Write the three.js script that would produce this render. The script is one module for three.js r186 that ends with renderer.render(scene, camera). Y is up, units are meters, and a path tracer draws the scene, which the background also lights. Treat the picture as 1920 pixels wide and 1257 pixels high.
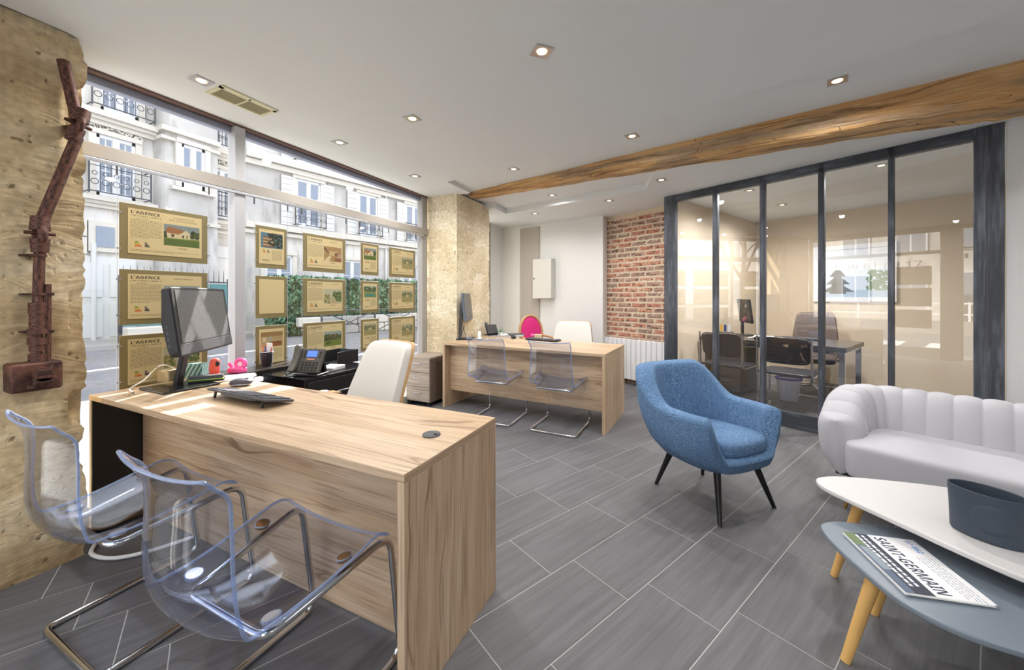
import * as THREE from 'three';
import { RoundedBoxGeometry } from 'three/addons/geometries/RoundedBoxGeometry.js';
import { mergeGeometries } from 'three/addons/utils/BufferGeometryUtils.js';
import { ImprovedNoise } from 'three/addons/math/ImprovedNoise.js';

// ------------------------------------------------------------------ camera, sky, sun, exposure
const F = 709, CX = 960, CY = 557, EYE = 1.26, YAW = 25 * Math.PI / 180;
const scene = new THREE.Scene();
const camera = new THREE.PerspectiveCamera(2 * Math.atan(628.5 / F) * 180 / Math.PI, 1920 / 1257, 0.05, 300);
camera.position.set(0, EYE, 0);
camera.rotation.y = YAW;
camera.setViewOffset(1920, 1257, 0, 628.5 - CY, 1920, 1257);
scene.add(camera);
const renderer = new THREE.WebGLRenderer({ antialias: true });
renderer.toneMapping = THREE.LinearToneMapping;
renderer.toneMappingExposure = 1.0;
renderer.shadowMap.enabled = true;
scene.background = new THREE.Color().setRGB(0.90, 0.96, 1.07);
scene.backgroundIntensity = 2.8;
const sun = new THREE.DirectionalLight(new THREE.Color().setRGB(1, 0.95, 0.86), 26);
{
  const el = 35 * Math.PI / 180, dir = new THREE.Vector3(-0.42 * Math.cos(el), Math.sin(el), -0.907 * Math.cos(el));
  sun.target.position.set(-3, 0, -3); sun.position.copy(sun.target.position).addScaledVector(dir, 45);
  sun.castShadow = true; sun.shadow.mapSize.set(4096, 4096);
  Object.assign(sun.shadow.camera, { left: -26, right: 26, top: 26, bottom: -26, near: 1, far: 120 });
  scene.add(sun, sun.target);
}
const LAMP = 4.6;          // candela of each ceiling spot

// ------------------------------------------------------------------ helpers
const V = (x, y, z) => new THREE.Vector3(x, y, z);
const cY = Math.cos(YAW), sY = Math.sin(YAW);
const ray = (u, v) => { const x = (u - CX) / F; return V(x * cY - sY, -(v - CY) / F, -x * sY - cY); };
const P = (u, v, y = 0) => { const r = ray(u, v), t = (y - EYE) / r.y; return V(r.x * t, y, r.z * t); };   // pixel -> point on a level
const PP = (u, v, p0, n) => { const r = ray(u, v), o = V(0, EYE, 0); const t = p0.clone().sub(o).dot(n) / r.dot(n); return o.addScaledVector(r, t); };
const D = (u, d) => { const x = (u - CX) / F; return V(d * (x * cY - sY), 0, d * (-x * sY - cY)); };       // pixel column + depth -> plan point
let seed = 7; const rnd = () => { seed = (seed * 1664525 + 1013904223) >>> 0; return seed / 4294967296; };
const rr = (a, b) => a + (b - a) * rnd();
const NZ = new ImprovedNoise();
const n3 = (x, y, z) => NZ.noise(x, y, z);
const names = new Map();
const numbered = (n) => { const k = names.get(n) || 0; names.set(n, k + 1); return k ? n + '_' + String(k).padStart(3, '0') : n; };
function tag(o, label, category, group) { Object.assign(o.userData, { label, category }); if (group) o.userData.group = group; return o; }
function thing(name, label, category, p = [0, 0, 0], turn = 0, group) {
  const g = new THREE.Group(); g.name = numbered(name); g.position.set(...(p.isVector3 ? p.toArray() : p)); g.rotation.y = turn; scene.add(g);
  return tag(g, label, category, group);
}
function solo(name, label, category, geo, mat, p = [0, 0, 0], turn = 0, group) {
  const g = new THREE.Mesh(geo, mat); g.name = numbered(name); g.position.set(...(p.isVector3 ? p.toArray() : p)); g.rotation.y = turn; scene.add(g);
  return tag(g, label, category, group);
}
function struct(name, geo, mat, p = [0, 0, 0], turn = 0) {
  const g = geo ? new THREE.Mesh(geo, mat) : new THREE.Group(); g.name = numbered(name); g.position.set(...(p.isVector3 ? p.toArray() : p)); g.rotation.y = turn;
  g.userData.kind = 'structure'; scene.add(g); return g;
}
function part(parent, name, geo, mat, p, r, label) {
  const m = geo ? new THREE.Mesh(geo, mat) : new THREE.Group(); m.name = name; if (p) m.position.set(...(p.isVector3 ? p.toArray() : p)); if (r) m.rotation.set(...r);
  if (label) m.userData.label = label; parent.add(m); return m;
}
function copy(o, label, p, turn) { const c = o.clone(); c.name = numbered(o.name.replace(/_\d{3}$/, '')); if (label) c.userData.label = label; c.position.set(...(p.isVector3 ? p.toArray() : p)); if (turn !== undefined) c.rotation.y = turn; scene.add(c); return c; }
// texture coordinates in metres, by the way each face points; grain runs along axis g
function uvm(geo, g = 'x', off = [0, 0]) {
  const q = geo.index ? geo.toNonIndexed() : geo, p = q.attributes.position, uv = new Float32Array(p.count * 2), a = V(), b = V(), c = V();
  for (let i = 0; i < p.count; i += 3) {
    a.fromBufferAttribute(p, i); b.fromBufferAttribute(p, i + 1); c.fromBufferAttribute(p, i + 2);
    const n = b.clone().sub(a).cross(c.clone().sub(a)), ax = Math.abs(n.x), ay = Math.abs(n.y), az = Math.abs(n.z);
    const k = ax >= ay && ax >= az ? 0 : ay >= az ? 1 : 2;
    [a, b, c].forEach((w, j) => {
      let s, t;
      if (g === 'x') [s, t] = k === 0 ? [w.z, w.y] : k === 1 ? [w.x, w.z] : [w.x, w.y];
      else if (g === 'y') [s, t] = k === 0 ? [w.y, w.z] : k === 1 ? [w.x, w.z] : [w.y, w.x];
      else [s, t] = k === 0 ? [w.z, w.y] : k === 1 ? [w.z, w.x] : [w.x, w.y];
      uv[(i + j) * 2] = s + off[0]; uv[(i + j) * 2 + 1] = t + off[1];
    });
  }
  q.setAttribute('uv', new THREE.BufferAttribute(uv, 2));
  return q;
}
const box = (w, h, d, g, off) => uvm(new THREE.BoxGeometry(w, h, d), g, off);
const rbox = (w, h, d, r = 0.004, s = 2, g, off) => uvm(new RoundedBoxGeometry(w, h, d, s, Math.min(r, w / 2.01, h / 2.01, d / 2.01)), g, off);
const at = (geo, x, y, z, rx = 0, ry = 0, rz = 0) => geo.applyMatrix4(new THREE.Matrix4().compose(V(x, y, z), new THREE.Quaternion().setFromEuler(new THREE.Euler(rx, ry, rz)), V(1, 1, 1)));
const merge = (list) => mergeGeometries(list.map((g) => { const q = g.index ? g.toNonIndexed() : g; for (const k of Object.keys(q.attributes)) if (!['position', 'normal', 'uv'].includes(k)) q.deleteAttribute(k); return q; }));
const cyl = (r1, r2, h, n = 20) => new THREE.CylinderGeometry(r1, r2, h, n);
// a bar between two points
function bar(a, b, r1, r2 = r1, n = 14) {
  const A = Array.isArray(a) ? V(...a) : a, B = Array.isArray(b) ? V(...b) : b, d = B.clone().sub(A), g = new THREE.CylinderGeometry(r2, r1, d.length(), n);
  return g.applyQuaternion(new THREE.Quaternion().setFromUnitVectors(V(0, 1, 0), d.clone().normalize())).translate(...A.clone().add(B).multiplyScalar(0.5).toArray());
}
// a pipe along corner points with rounded bends
function pipe(pts, r, bend = 0.05, closed = false, seg = 12, per = 60) {
  const q = pts.map((p) => Array.isArray(p) ? V(...p) : p), path = new THREE.CurvePath(), n = q.length;
  const cut = (i, j) => { const d = q[j].clone().sub(q[i]), l = d.length(); return q[i].clone().addScaledVector(d, Math.min(bend / l, 0.48)); };
  let prev = closed ? cut(0, 1) : q[0]; const first = prev.clone();
  for (let i = 1; i < (closed ? n : n - 1); i++) {
    const a = cut(i, i - 1), b = cut(i, (i + 1) % n);
    path.add(new THREE.LineCurve3(prev, a)); path.add(new THREE.QuadraticBezierCurve3(a, q[i], b)); prev = b;
  }
  if (closed) { const a = cut(0, n - 1); path.add(new THREE.LineCurve3(prev, a)); path.add(new THREE.QuadraticBezierCurve3(a, q[0], first)); }
  else path.add(new THREE.LineCurve3(prev, q[n - 1]));
  return new THREE.TubeGeometry(path, per, r, seg, closed);
}
const cord = (pts, r, n = 48, closed = false) => new THREE.TubeGeometry(new THREE.CatmullRomCurve3(pts.map((p) => Array.isArray(p) ? V(...p) : p), closed), n, r, 8, closed);
// a grid surface f(s, t) with s, t in 0..1
function surf(nu, nv, f, closeU = false, uvs = [1, 1]) {
  const pos = [], uv = [], idx = [];
  for (let j = 0; j <= nv; j++) for (let i = 0; i <= nu; i++) { const p = f(i / nu, j / nv); pos.push(p.x, p.y, p.z); uv.push(i / nu * uvs[0], j / nv * uvs[1]); }
  for (let j = 0; j < nv; j++) for (let i = 0; i < nu; i++) { const a = j * (nu + 1) + i, b = a + 1, c = a + nu + 1, d = c + 1; idx.push(a, b, d, a, d, c); }
  const g = new THREE.BufferGeometry();
  g.setAttribute('position', new THREE.Float32BufferAttribute(pos, 3)); g.setAttribute('uv', new THREE.Float32BufferAttribute(uv, 2)); g.setIndex(idx); g.computeVertexNormals();
  if (closeU) { const N = g.attributes.normal, w = V(); for (let j = 0; j <= nv; j++) { const a = j * (nu + 1), b = a + nu; w.fromBufferAttribute(N, a).add(V().fromBufferAttribute(N, b)).normalize(); N.setXYZ(a, w.x, w.y, w.z); N.setXYZ(b, w.x, w.y, w.z); } }
  return g;
}
const spow = (x, e) => Math.sign(x) * Math.abs(x) ** e;
// rounded cushion-like solid
function pad(a, b, c, e1 = 0.3, e2 = 0.3, deform, nu = 40, nv = 24, uvs = [1, 1]) {
  return surf(nu, nv, (s, t) => {
    const th = -s * 2 * Math.PI, ph = (t - 0.5) * Math.PI, C = spow(Math.cos(ph), e1);
    const p = V(a * C * spow(Math.cos(th), e2), b * spow(Math.sin(ph), e1), c * C * spow(Math.sin(th), e2));
    return deform ? deform(p) || p : p;
  }, true, uvs);
}
// flat slab with an outline given as [x, z] points (level, thickness h upwards)
function slab(pts, h, bevel = 0, holes = []) {
  const s = new THREE.Shape(pts.map(([x, z]) => new THREE.Vector2(x, -z)));
  for (const hl of holes) s.holes.push(new THREE.Path(hl.map(([x, z]) => new THREE.Vector2(x, -z))));
  const g = new THREE.ExtrudeGeometry(s, bevel ? { depth: h - 2 * bevel, bevelThickness: bevel, bevelSize: bevel, bevelOffset: -bevel, bevelSegments: 3, curveSegments: 24 } : { depth: h, bevelEnabled: false });
  return g.rotateX(-Math.PI / 2).translate(0, bevel, 0);
}
const loop = (pts, n = 80) => new THREE.CatmullRomCurve3(pts.map(([x, z]) => V(x, 0, z)), true, 'centripetal').getPoints(n).slice(0, -1).map((p) => [p.x, p.z]);

// ------------------------------------------------------------------ textures
const sm = (a, b, x) => { const t = Math.min(1, Math.max(0, (x - a) / (b - a))); return t * t * (3 - 2 * t); };
// periodic value noise
const H = new Float32Array(65536); for (let i = 0; i < 65536; i++) H[i] = rnd();
function vn(x, y, px, py, k = 0) {
  const x0 = Math.floor(x), y0 = Math.floor(y), fx = x - x0, fy = y - y0, u = fx * fx * (3 - 2 * fx), v = fy * fy * (3 - 2 * fy);
  const h = (i, j) => H[((((i % px) + px) % px) * 197 + (((j % py) + py) % py) * 5381 + k * 7919) & 65535];
  return (h(x0, y0) * (1 - u) + h(x0 + 1, y0) * u) * (1 - v) + (h(x0, y0 + 1) * (1 - u) + h(x0 + 1, y0 + 1) * u) * v;
}
function fbm(u, v, fx, fy, oct, k = 0) { let s = 0, a = 0.5, n = 0; for (let o = 0; o < oct; o++) { s += a * vn(u * fx, v * fy, fx, fy, k + o); n += a; a *= 0.5; fx *= 2; fy *= 2; } return s / n; }
const px8 = (c) => Math.max(0, Math.min(255, Math.round(c)));
function tex(w, h, f, size, srgb = true) {
  const d = new Uint8Array(w * h * 4);
  for (let j = 0; j < h; j++) for (let i = 0; i < w; i++) { const c = f(i / w, j / h), o = (j * w + i) * 4; if (typeof c === 'number') d[o] = d[o + 1] = d[o + 2] = px8(c * 255); else { d[o] = px8(c[0]); d[o + 1] = px8(c[1]); d[o + 2] = px8(c[2]); } d[o + 3] = 255; }
  const t = new THREE.DataTexture(d, w, h); t.magFilter = t.minFilter = THREE.LinearFilter; t.wrapS = t.wrapT = THREE.RepeatWrapping; if (srgb) t.colorSpace = THREE.SRGBColorSpace;
  if (size) t.repeat.set(1 / size[0], 1 / size[1]); t.needsUpdate = true; return t;
}
const mix3 = (a, b, t) => [a[0] + (b[0] - a[0]) * t, a[1] + (b[1] - a[1]) * t, a[2] + (b[2] - a[2]) * t];
const std = (color, roughness = 0.6, o = {}) => new THREE.MeshStandardMaterial({ color, roughness, ...o });
const phy = (color, roughness, o = {}) => new THREE.MeshPhysicalMaterial({ color, roughness, ...o });
function oakTex(light, mid, dark, k) {
  return tex(1024, 512, (u, v) => {
    const warp = fbm(u, v, 3, 5, 3, k) * 0.16;
    const g = fbm(u, (v + warp) % 1, 3, 42, 4, k + 9), f = fbm(u, v, 8, 190, 2, k + 20), p = fbm(u, (v + warp) % 1, 2, 7, 3, k + 5);
    let c = mix3(light, mid, sm(0.3, 0.75, 0.55 * g + 0.45 * p)); c = mix3(c, dark, 0.35 * sm(0.52, 0.8, f));
    const crack = sm(0.025, 0.0, Math.abs(fbm(u, (v + warp * 1.2) % 1, 2, 9, 3, k + 31) - 0.52)) * sm(0.55, 0.72, fbm(u, v, 5, 5, 2, k + 40));
    return mix3(c, dark, crack * 0.8);
  }, [1.9, 0.95]);
}
const tOak = oakTex([205, 181, 153], [180, 151, 119], [112, 84, 60], 3);
const tOakBump = tex(512, 512, (u, v) => 0.5 * fbm(u, v, 4, 90, 3, 55) + 0.5 * fbm(u, v, 3, 20, 2, 60), [1.9, 0.95], false);
const tAsh = oakTex([176, 162, 148], [150, 135, 122], [108, 94, 84], 71);
const tTile = tex(1024, 512, (u, v) => {
  const a = fbm(u, v, 3, 26, 4, 11), b = fbm(u, v, 10, 150, 2, 17), c = fbm(u, v, 3, 3, 3, 23), l = 0.5 * a + 0.28 * b + 0.22 * c;
  const q = 76 + 42 * l; return [q, q * 0.99, q * 1.01];
}, [1.2, 0.6]);
const tTileR = tex(512, 256, (u, v) => 0.5 + 0.16 * fbm(u, v, 3, 40, 3, 12) + 0.1 * fbm(u, v, 5, 5, 3, 15), [1.2, 0.6], false);
const stoneTex = (lo, mid, hi, k) => tex(1024, 1024, (u, v) => {
  const a = fbm(u, v, 4, 4, 5, k), b = fbm(u, v, 60, 60, 2, k + 7), w = fbm(u, v, 6, 34, 3, k + 13); let c = mix3(lo, mid, sm(0.25, 0.6, a)); c = mix3(c, hi, sm(0.5, 0.8, 0.6 * fbm(u, v, 3, 5, 4, k + 17) + 0.4 * w));
  const pit = sm(0.8, 0.88, fbm(u, v, 46, 40, 2, k + 23)); c = mix3(c, [96, 70, 44], pit * 0.6); const s = 0.9 + 0.2 * b; return [c[0] * s, c[1] * s, c[2] * s];
}, [1.1, 1.1]);
const tStone = stoneTex([172, 148, 110], [200, 178, 140], [220, 205, 174], 101);
const tStone2 = stoneTex([206, 190, 156], [222, 209, 180], [236, 227, 205], 131);
const tStoneB = tex(1024, 1024, (u, v) => { const w = fbm(u, v, 5, 5, 2, 143) * 0.25; return 0.35 * fbm(u, v, 14, 14, 4, 151) + 0.4 * fbm((u + w) % 1, (v + w * 0.5) % 1, 9, 60, 3, 157) + 0.25 * (1 - sm(0.7, 0.8, fbm(u, v, 46, 40, 2, 124))); }, [1.1, 1.1], false);
const tBeam = tex(2048, 256, (u, v) => {
  const warp = fbm(u, v, 8, 3, 3, 301) * 0.3, g = fbm(u, (v + warp) % 1, 10, 22, 4, 305), f = fbm(u, v, 50, 120, 2, 311), p = fbm(u, v, 12, 3, 4, 317);
  let c = mix3([190, 145, 94], [210, 169, 116], sm(0.3, 0.7, p)); c = mix3(c, [150, 130, 108], sm(0.5, 0.72, fbm(u, v, 9, 4, 4, 323)) * 0.75); c = mix3(c, [112, 82, 54], sm(0.55, 0.78, g) * 0.7); c = mix3(c, [206, 190, 164], sm(0.62, 0.75, f) * 0.5);
  return mix3(c, [58, 40, 26], sm(0.007, 0, Math.abs(fbm(u, (v + warp) % 1, 6, 5, 3, 331) - 0.5)) * 0.55);
}, [4.4, 0.5]);
const tBeamB = tex(1024, 256, (u, v) => 0.6 * fbm(u, v, 20, 40, 3, 341) + 0.4 * fbm(u, v, 14, 6, 4, 347), [4.4, 0.5], false);
const tFab = tex(512, 512, (u, v) => { const a = fbm(u, v, 128, 60, 2, 401), b = fbm(u, v, 90, 180, 2, 409), s = sm(0.2, 0.8, 0.5 * a + 0.5 * b); return mix3([62, 92, 130], [118, 150, 184], s); }, [0.45, 0.45]);
const tFabB = tex(512, 512, (u, v) => 0.5 * fbm(u, v, 128, 60, 2, 401) + 0.5 * fbm(u, v, 90, 180, 2, 409), [0.45, 0.45], false);
const tSteel = tex(512, 512, (u, v) => { const a = fbm(u, v, 5, 6, 5, 421), b = fbm(u, v, 7, 60, 3, 431), q = 74 + 50 * sm(0.3, 0.75, 0.6 * a + 0.4 * b); return [q * 0.93, q * 0.98, q * 1.08]; }, [1.4, 0.6]);
const tSteelR = tex(256, 256, (u, v) => 0.34 + 0.3 * fbm(u, v, 6, 4, 4, 421), [0.6, 1.4], false);
const tPlaster = tex(512, 512, (u, v) => fbm(u, v, 24, 24, 4, 451), [1.2, 1.2], false);
const tFacade = tex(1024, 1024, (u, v) => { const a = fbm(u, v, 5, 4, 5, 461), b = fbm(u, v, 40, 9, 3, 467); const q = 174 + 32 * sm(0.25, 0.7, a) - 20 * sm(0.55, 0.8, b); return [q, q * 0.985, q * 0.96]; }, [7, 7]);
const tRoad = tex(512, 512, (u, v) => { const q = 104 + 28 * fbm(u, v, 5, 5, 4, 481) + 24 * (fbm(u, v, 120, 120, 2, 487) - 0.5); return [q, q, q * 1.02]; }, [6, 6]);
const tRust = tex(512, 512, (u, v) => { const a = fbm(u, v, 8, 8, 5, 501), c = mix3([66, 42, 36], [116, 76, 62], sm(0.3, 0.7, a)); return mix3(c, [150, 120, 104], 0.5 * sm(0.64, 0.8, fbm(u, v, 30, 30, 2, 509))); }, [0.4, 0.4]);
const tScreenGrey = tex(512, 512, (u, v) => { const q = 74 + 26 * fbm(u, v, 70, 70, 3, 521); return [q, q, q * 1.02]; }, [0.5, 0.5]);  // finely speckled mid grey for the monitor screen
const brickTex = [[182, 124, 106], [194, 138, 114], [168, 136, 122], [150, 130, 118]].map((base, k) => tex(256, 128, (u, v) => { let c = mix3(base, [206, 150, 118], 0.5 * sm(0.45, 0.75, fbm(u, v, 8, 6, 4, 541 + k * 9))); c = mix3(c, [82, 62, 54], 0.75 * sm(0.55, 0.7, fbm(u, v, 5, 7, 4, 571 + k * 7))); return mix3(c, [222, 206, 184], 0.7 * sm(0.62, 0.74, fbm(u, v, 10, 8, 4, 601 + k * 5))); }, [0.25, 0.12]));
const tMortar = tex(512, 512, (u, v) => { const q = 0.86 + 0.2 * fbm(u, v, 60, 60, 3, 621); return [222 * q, 206 * q, 182 * q]; }, [0.6, 0.6]);

const M = {
  white: std(0xe6e7e6, 0.9, { bumpMap: tPlaster, bumpScale: 0.0008 }), ceiling: std(0xdfe3e4, 0.92), trimWhite: std(0xe8e8e8, 0.5), taupe: std(0x9c958c, 0.55), taupeStrip: std(0xb4ada4, 0.85),
  beige: std(0xd3c4ae, 0.9), oak: std(0xffffff, 0.42, { map: tOak, bumpMap: tOakBump, bumpScale: 0.0006 }), ash: std(0xffffff, 0.5, { map: tAsh }),
  tile: std(0xffffff, 1, { map: tTile, roughnessMap: tTileR, bumpMap: tTileR, bumpScale: 0.0006 }), grout: std(0xb2b0ac, 0.95),
  stone: std(0xffffff, 0.95, { map: tStone, bumpMap: tStoneB, bumpScale: 0.009 }), stone2: std(0xffffff, 0.95, { map: tStone2, bumpMap: tStoneB, bumpScale: 0.005 }),
  beam: std(0xffffff, 1, { map: tBeam, bumpMap: tBeamB, bumpScale: 0.012 }), fabric: std(0xffffff, 0.95, { map: tFab, bumpMap: tFabB, bumpScale: 0.003 }),
  velvet: phy(0xbcbbc1, 0.75, { sheen: 0.6, sheenRoughness: 0.5, sheenColor: new THREE.Color(0xffffff) }), steel: std(0xffffff, 1, { map: tSteel, roughnessMap: tSteelR, metalness: 0.3 }),
  chrome: std(0xd2d4d8, 0.12, { metalness: 1 }), brass: std(0xc2a05c, 0.25, { metalness: 1 }), black: std(0x1d1c1f, 0.45), blackGloss: std(0x17171a, 0.18), blackWood: std(0x231d1d, 0.3), darkWood: std(0x191818, 0.35),
  plasticGrey: std(0x45464a, 0.5), leather: std(0xd6d2cb, 0.55), ply: std(0xc19a6c, 0.5), pine: std(0xdcae68, 0.5), paper: std(0xeeeeec, 0.9), rust: std(0xffffff, 0.6, { map: tRust, metalness: 0.35, bumpMap: tPlaster, bumpScale: 0.001 }),
  glass: phy(0xffffff, 0, { transmission: 1, thickness: 0, ior: 1.5 }), partGlass: phy(0xffffff, 0, { transmission: 1, thickness: 0, ior: 1.65 }),
  acrylic: phy(0xeef2fb, 0.02, { transmission: 1, thickness: 0, ior: 1.5 }), rim: phy(0xccdaf4, 0.08, { transmission: 0.75, thickness: 0, ior: 1.5 }),
  facade: std(0xffffff, 0.95, { map: tFacade }), facadeTrim: std(0xc6c1b7, 0.9), pane: std(0x7e8998, 0.2), joinery: std(0xd2d4d8, 0.5), iron: std(0x3d4046, 0.6), shutter: std(0xc8c8c6, 0.7), road: std(0xffffff, 0.95, { map: tRoad }), kerb: std(0x9a9894, 0.9), lineWhite: std(0xeeeeee, 0.9),
  olive: phy(0x8c7e55, 0.5, { transmission: 0.35, thickness: 0 }), alu: std(0xb8bac0, 0.35, { metalness: 0.9 }), mortar: std(0xffffff, 0.98, { map: tMortar }),
  bricks: brickTex.map((t) => std(0xffffff, 0.95, { map: t })), radiator: std(0xf0f1f4, 0.35), slate: std(0x3c4653, 0.55), tableWhite: std(0xd2cfce, 0.4), tableGrey: std(0x77818c, 0.35), pink: std(0xd4267c, 0.75), pinkPlastic: std(0xf25a9e, 0.3), red: std(0xe8584a, 0.4),
};
M.acrylic.side = THREE.DoubleSide;

// ------------------------------------------------------------------ room plan
// world axes: x across the shop from the shopfront (x = -3.03) inwards, z along it; the tiles and the glass partition share a turned frame (a, q)
const OX = -0.265, OZ = -5.012, TURN = -Math.atan2(0.45, 0.893), pc = Math.cos(-TURN), ps = Math.sin(-TURN);
const A = (a, y, q) => V(OX + a * pc - q * ps, y, OZ + a * ps + q * pc);
const AQ = (p) => { const x = p.x - OX, z = p.z - OZ; return { a: x * pc + z * ps, q: -x * ps + z * pc }; };
const xz = (p) => [p.x, p.z];
const WX = -3.03;
function wallSeg(name, p1, p2, y0, y1, thick, mat, side = -1) {   // a wall between two plan points; thickness grows to one side
  const dx = p2[0] - p1[0], dz = p2[1] - p1[1], L = Math.hypot(dx, dz), th = -Math.atan2(dz, dx);
  const g = box(L, y1 - y0, thick).translate(L / 2, (y1 + y0) / 2, side * thick / 2);
  return struct(name, g, mat, [p1[0], 0, p1[1]], th);
}
// floor: screed and single tiles
{
  const outline = [[-2.7, -0.05], [WX - 0.02, -0.05], [WX - 0.02, -6.3], [-1.16, -6.0], xz(A(-0.2, 0, -0.5)), xz(A(-0.2, 0, -2.8)), xz(A(3.7, 0, -2.8)), xz(A(3.7, 0, 0)), xz(A(6.1, 0, 0)), xz(A(6.1, 0, 5.5)), xz(A(0.05, 0, 5.5))];
  const fl = struct('floor', null);
  part(fl, 'screed', slab(outline, 0.1).translate(0, -0.1012, 0), M.grout);
  const inside = (x, z) => { let c = false; for (let i = 0, j = outline.length - 1; i < outline.length; j = i++) { const [x1, z1] = outline[i], [x2, z2] = outline[j]; if ((z1 > z) !== (z2 > z) && x < (x2 - x1) * (z - z1) / (z2 - z1) + x1) c = !c; } return c; };
  const j0 = AQ(P(1033.5, 1076.5)), W = 0.304, L = 0.59, gap = 0.0045;
  const variants = []; for (let k = 0; k < 10; k++) variants.push(uvm(new THREE.BoxGeometry(W - gap, 0.008, L - gap), 'z', [rr(0, 1.2), rr(0, 0.6)]));
  const list = [];
  for (let r = -24; r < 26; r++) for (let k = -18; k < 18; k++) {
    const a = j0.a + (r - 0.5) * W, q = j0.q - ((k + 0.5) * L + ((r + 240) % 4) * 0.147), c = A(a, 0, q);
    if (inside(c.x, c.z)) list.push({ a, q, c, r: Math.hypot(c.x, c.z) + (c.z > 0.6 ? 40 : 0) });
  }
  list.sort((m, n) => m.r - n.r);
  const rest = [];
  list.forEach((t, i) => {
    let g = variants[i % 10]; const half = 0.5 * (W * pc + L * ps);
    if (t.c.x - half < WX) {   // cut at the shopfront
      const cs = [[-1, -1], [1, -1], [1, 1], [-1, 1]].map(([s, u]) => xz(A(t.a + s * (W - gap) / 2, 0, t.q + u * (L - gap) / 2))), out = [];
      cs.forEach((p, k) => { const n = cs[(k + 1) % 4]; if (p[0] >= WX) out.push(p); if ((p[0] >= WX) !== (n[0] >= WX)) { const f = (WX - p[0]) / (n[0] - p[0]); out.push([WX, p[1] + f * (n[1] - p[1])]); } });
      g = slab(out, 0.008).rotateY(-TURN); const o = V(OX, 0, OZ).applyAxisAngle(V(0, 1, 0), -TURN); g.translate(-o.x - t.a, -0.004, -o.z - t.q); g = uvm(g, 'z', [rnd(), rnd()]);
    }
    if (i < 290) { const m = part(fl, 'tile', g, M.tile, A(t.a, -0.004, t.q)); m.rotation.y = TURN; } else rest.push(g.clone().rotateY(TURN).translate(...A(t.a, -0.004, t.q).toArray()));
  });
  if (rest.length) part(fl, 'far_tiles', merge(rest), M.tile).userData.kind = 'stuff';
}
// ceiling: high slab, lower fields
{
  const c = struct('ceiling', null);
  part(c, 'high_slab', slab([[WX - 0.06, 0.1], [WX - 0.06, -6.6], xz(A(-1.4, 0, -3)), xz(A(3.8, 0, -3)), xz(A(6.4, 0, -3)), xz(A(6.4, 0, 5.7)), xz(A(-0.2, 0, 5.7))], 0.2).translate(0, 2.567, 0), M.ceiling);
  part(c, 'main_field', slab([[-2.41, -3.42], [5.3, -1.36], xz(A(6.3, 0, 5.6)), xz(A(0.0, 0, 5.6)), [-2.64, 0.02], [-2.64, -0.80], [-2.45, -0.80]], 0.08).translate(0, 2.5, 0), M.ceiling);
  part(c, 'window_band', slab([[WX - 0.08, 0.05], [-2.40, 0.05], [-2.40, -3.95], [WX - 0.08, -3.95]], 0.06).translate(0, 2.52, 0), M.ceiling);
  part(c, 'rear_field', slab([[WX - 0.1, -4.6], [-2.43, -4.6], [-2.448, -5.03], [-0.447, -4.579], [-0.25, -3.8], [1.62, -3.36], [5.3, -2.5], xz(A(6.3, 0, -2.9)), xz(A(-0.6, 0, -2.9)), [-1.3, -6.5], [WX - 0.1, -6.5]], 0.09).translate(0, 2.49, 0), M.ceiling);
}
// rough stone piers
function stonePier(name, x0, x1, z0, z1, h, mat, rough, ragged) {
  const g = new THREE.BoxGeometry(x1 - x0, h, z1 - z0, 20, 110, 24).translate((x0 + x1) / 2, h / 2, (z0 + z1) / 2), p = g.attributes.position;
  for (let i = 0; i < p.count; i++) {
    let x = p.getX(i), y = p.getY(i), z = p.getZ(i); const ex = Math.min(x1 - x, x - x0), ez = Math.min(z1 - z, z - z0);
    const n = n3(x * 3, y * 3, z * 3) * 0.5 + n3(x * 9, y * 9, z * 9) * 0.3 + n3(x * 26, y * 26, z * 26) * 0.2;
    const dx = x > (x0 + x1) / 2 ? 1 : -1, dz = z > (z0 + z1) / 2 ? 1 : -1, edge = Math.exp(-Math.min(ex, ez) * 60) * (ex < 0.06 && ez < 0.06 ? 1 : 0);
    if (ex < 1e-4) x += dx * n * rough; if (ez < 1e-4) z += dz * n * rough;
    const rag = edge * ragged(y, dx, dz); x -= dx * rag * 0.8; z -= dz * rag;
    p.setXYZ(i, x, Math.min(h, Math.max(0, y)), z);
  }
  g.computeVertexNormals();
  return struct(name, uvm(g, 'x'), mat);
}
stonePier('wall_front_pier', WX + 0.01, -2.67, -0.80, -0.04, 2.51, M.stone, 0.022, (y, dx, dz) => (dz < 0 ? 1 : 0.5) * (0.03 * Math.abs(n3(2.2, y * 3, 7)) + 0.014 * Math.abs(n3(4.1, y * 23, 1)) + (dz < 0 && dx > 0 ? 0.07 * sm(1.93, 2.04, y) * sm(2.3, 2.2, y) + 0.05 * sm(0.62, 0.7, y) * sm(0.82, 0.76, y) : 0)));
stonePier('wall_middle_pier', WX + 0.01, -2.555, -4.73, -3.89, 2.53, M.stone2, 0.008, (y) => 0.015 * Math.abs(n3(1.3, y * 6, 3)) + 0.014 * Math.abs(n3(8.3, y * 21, 5)));
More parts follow.
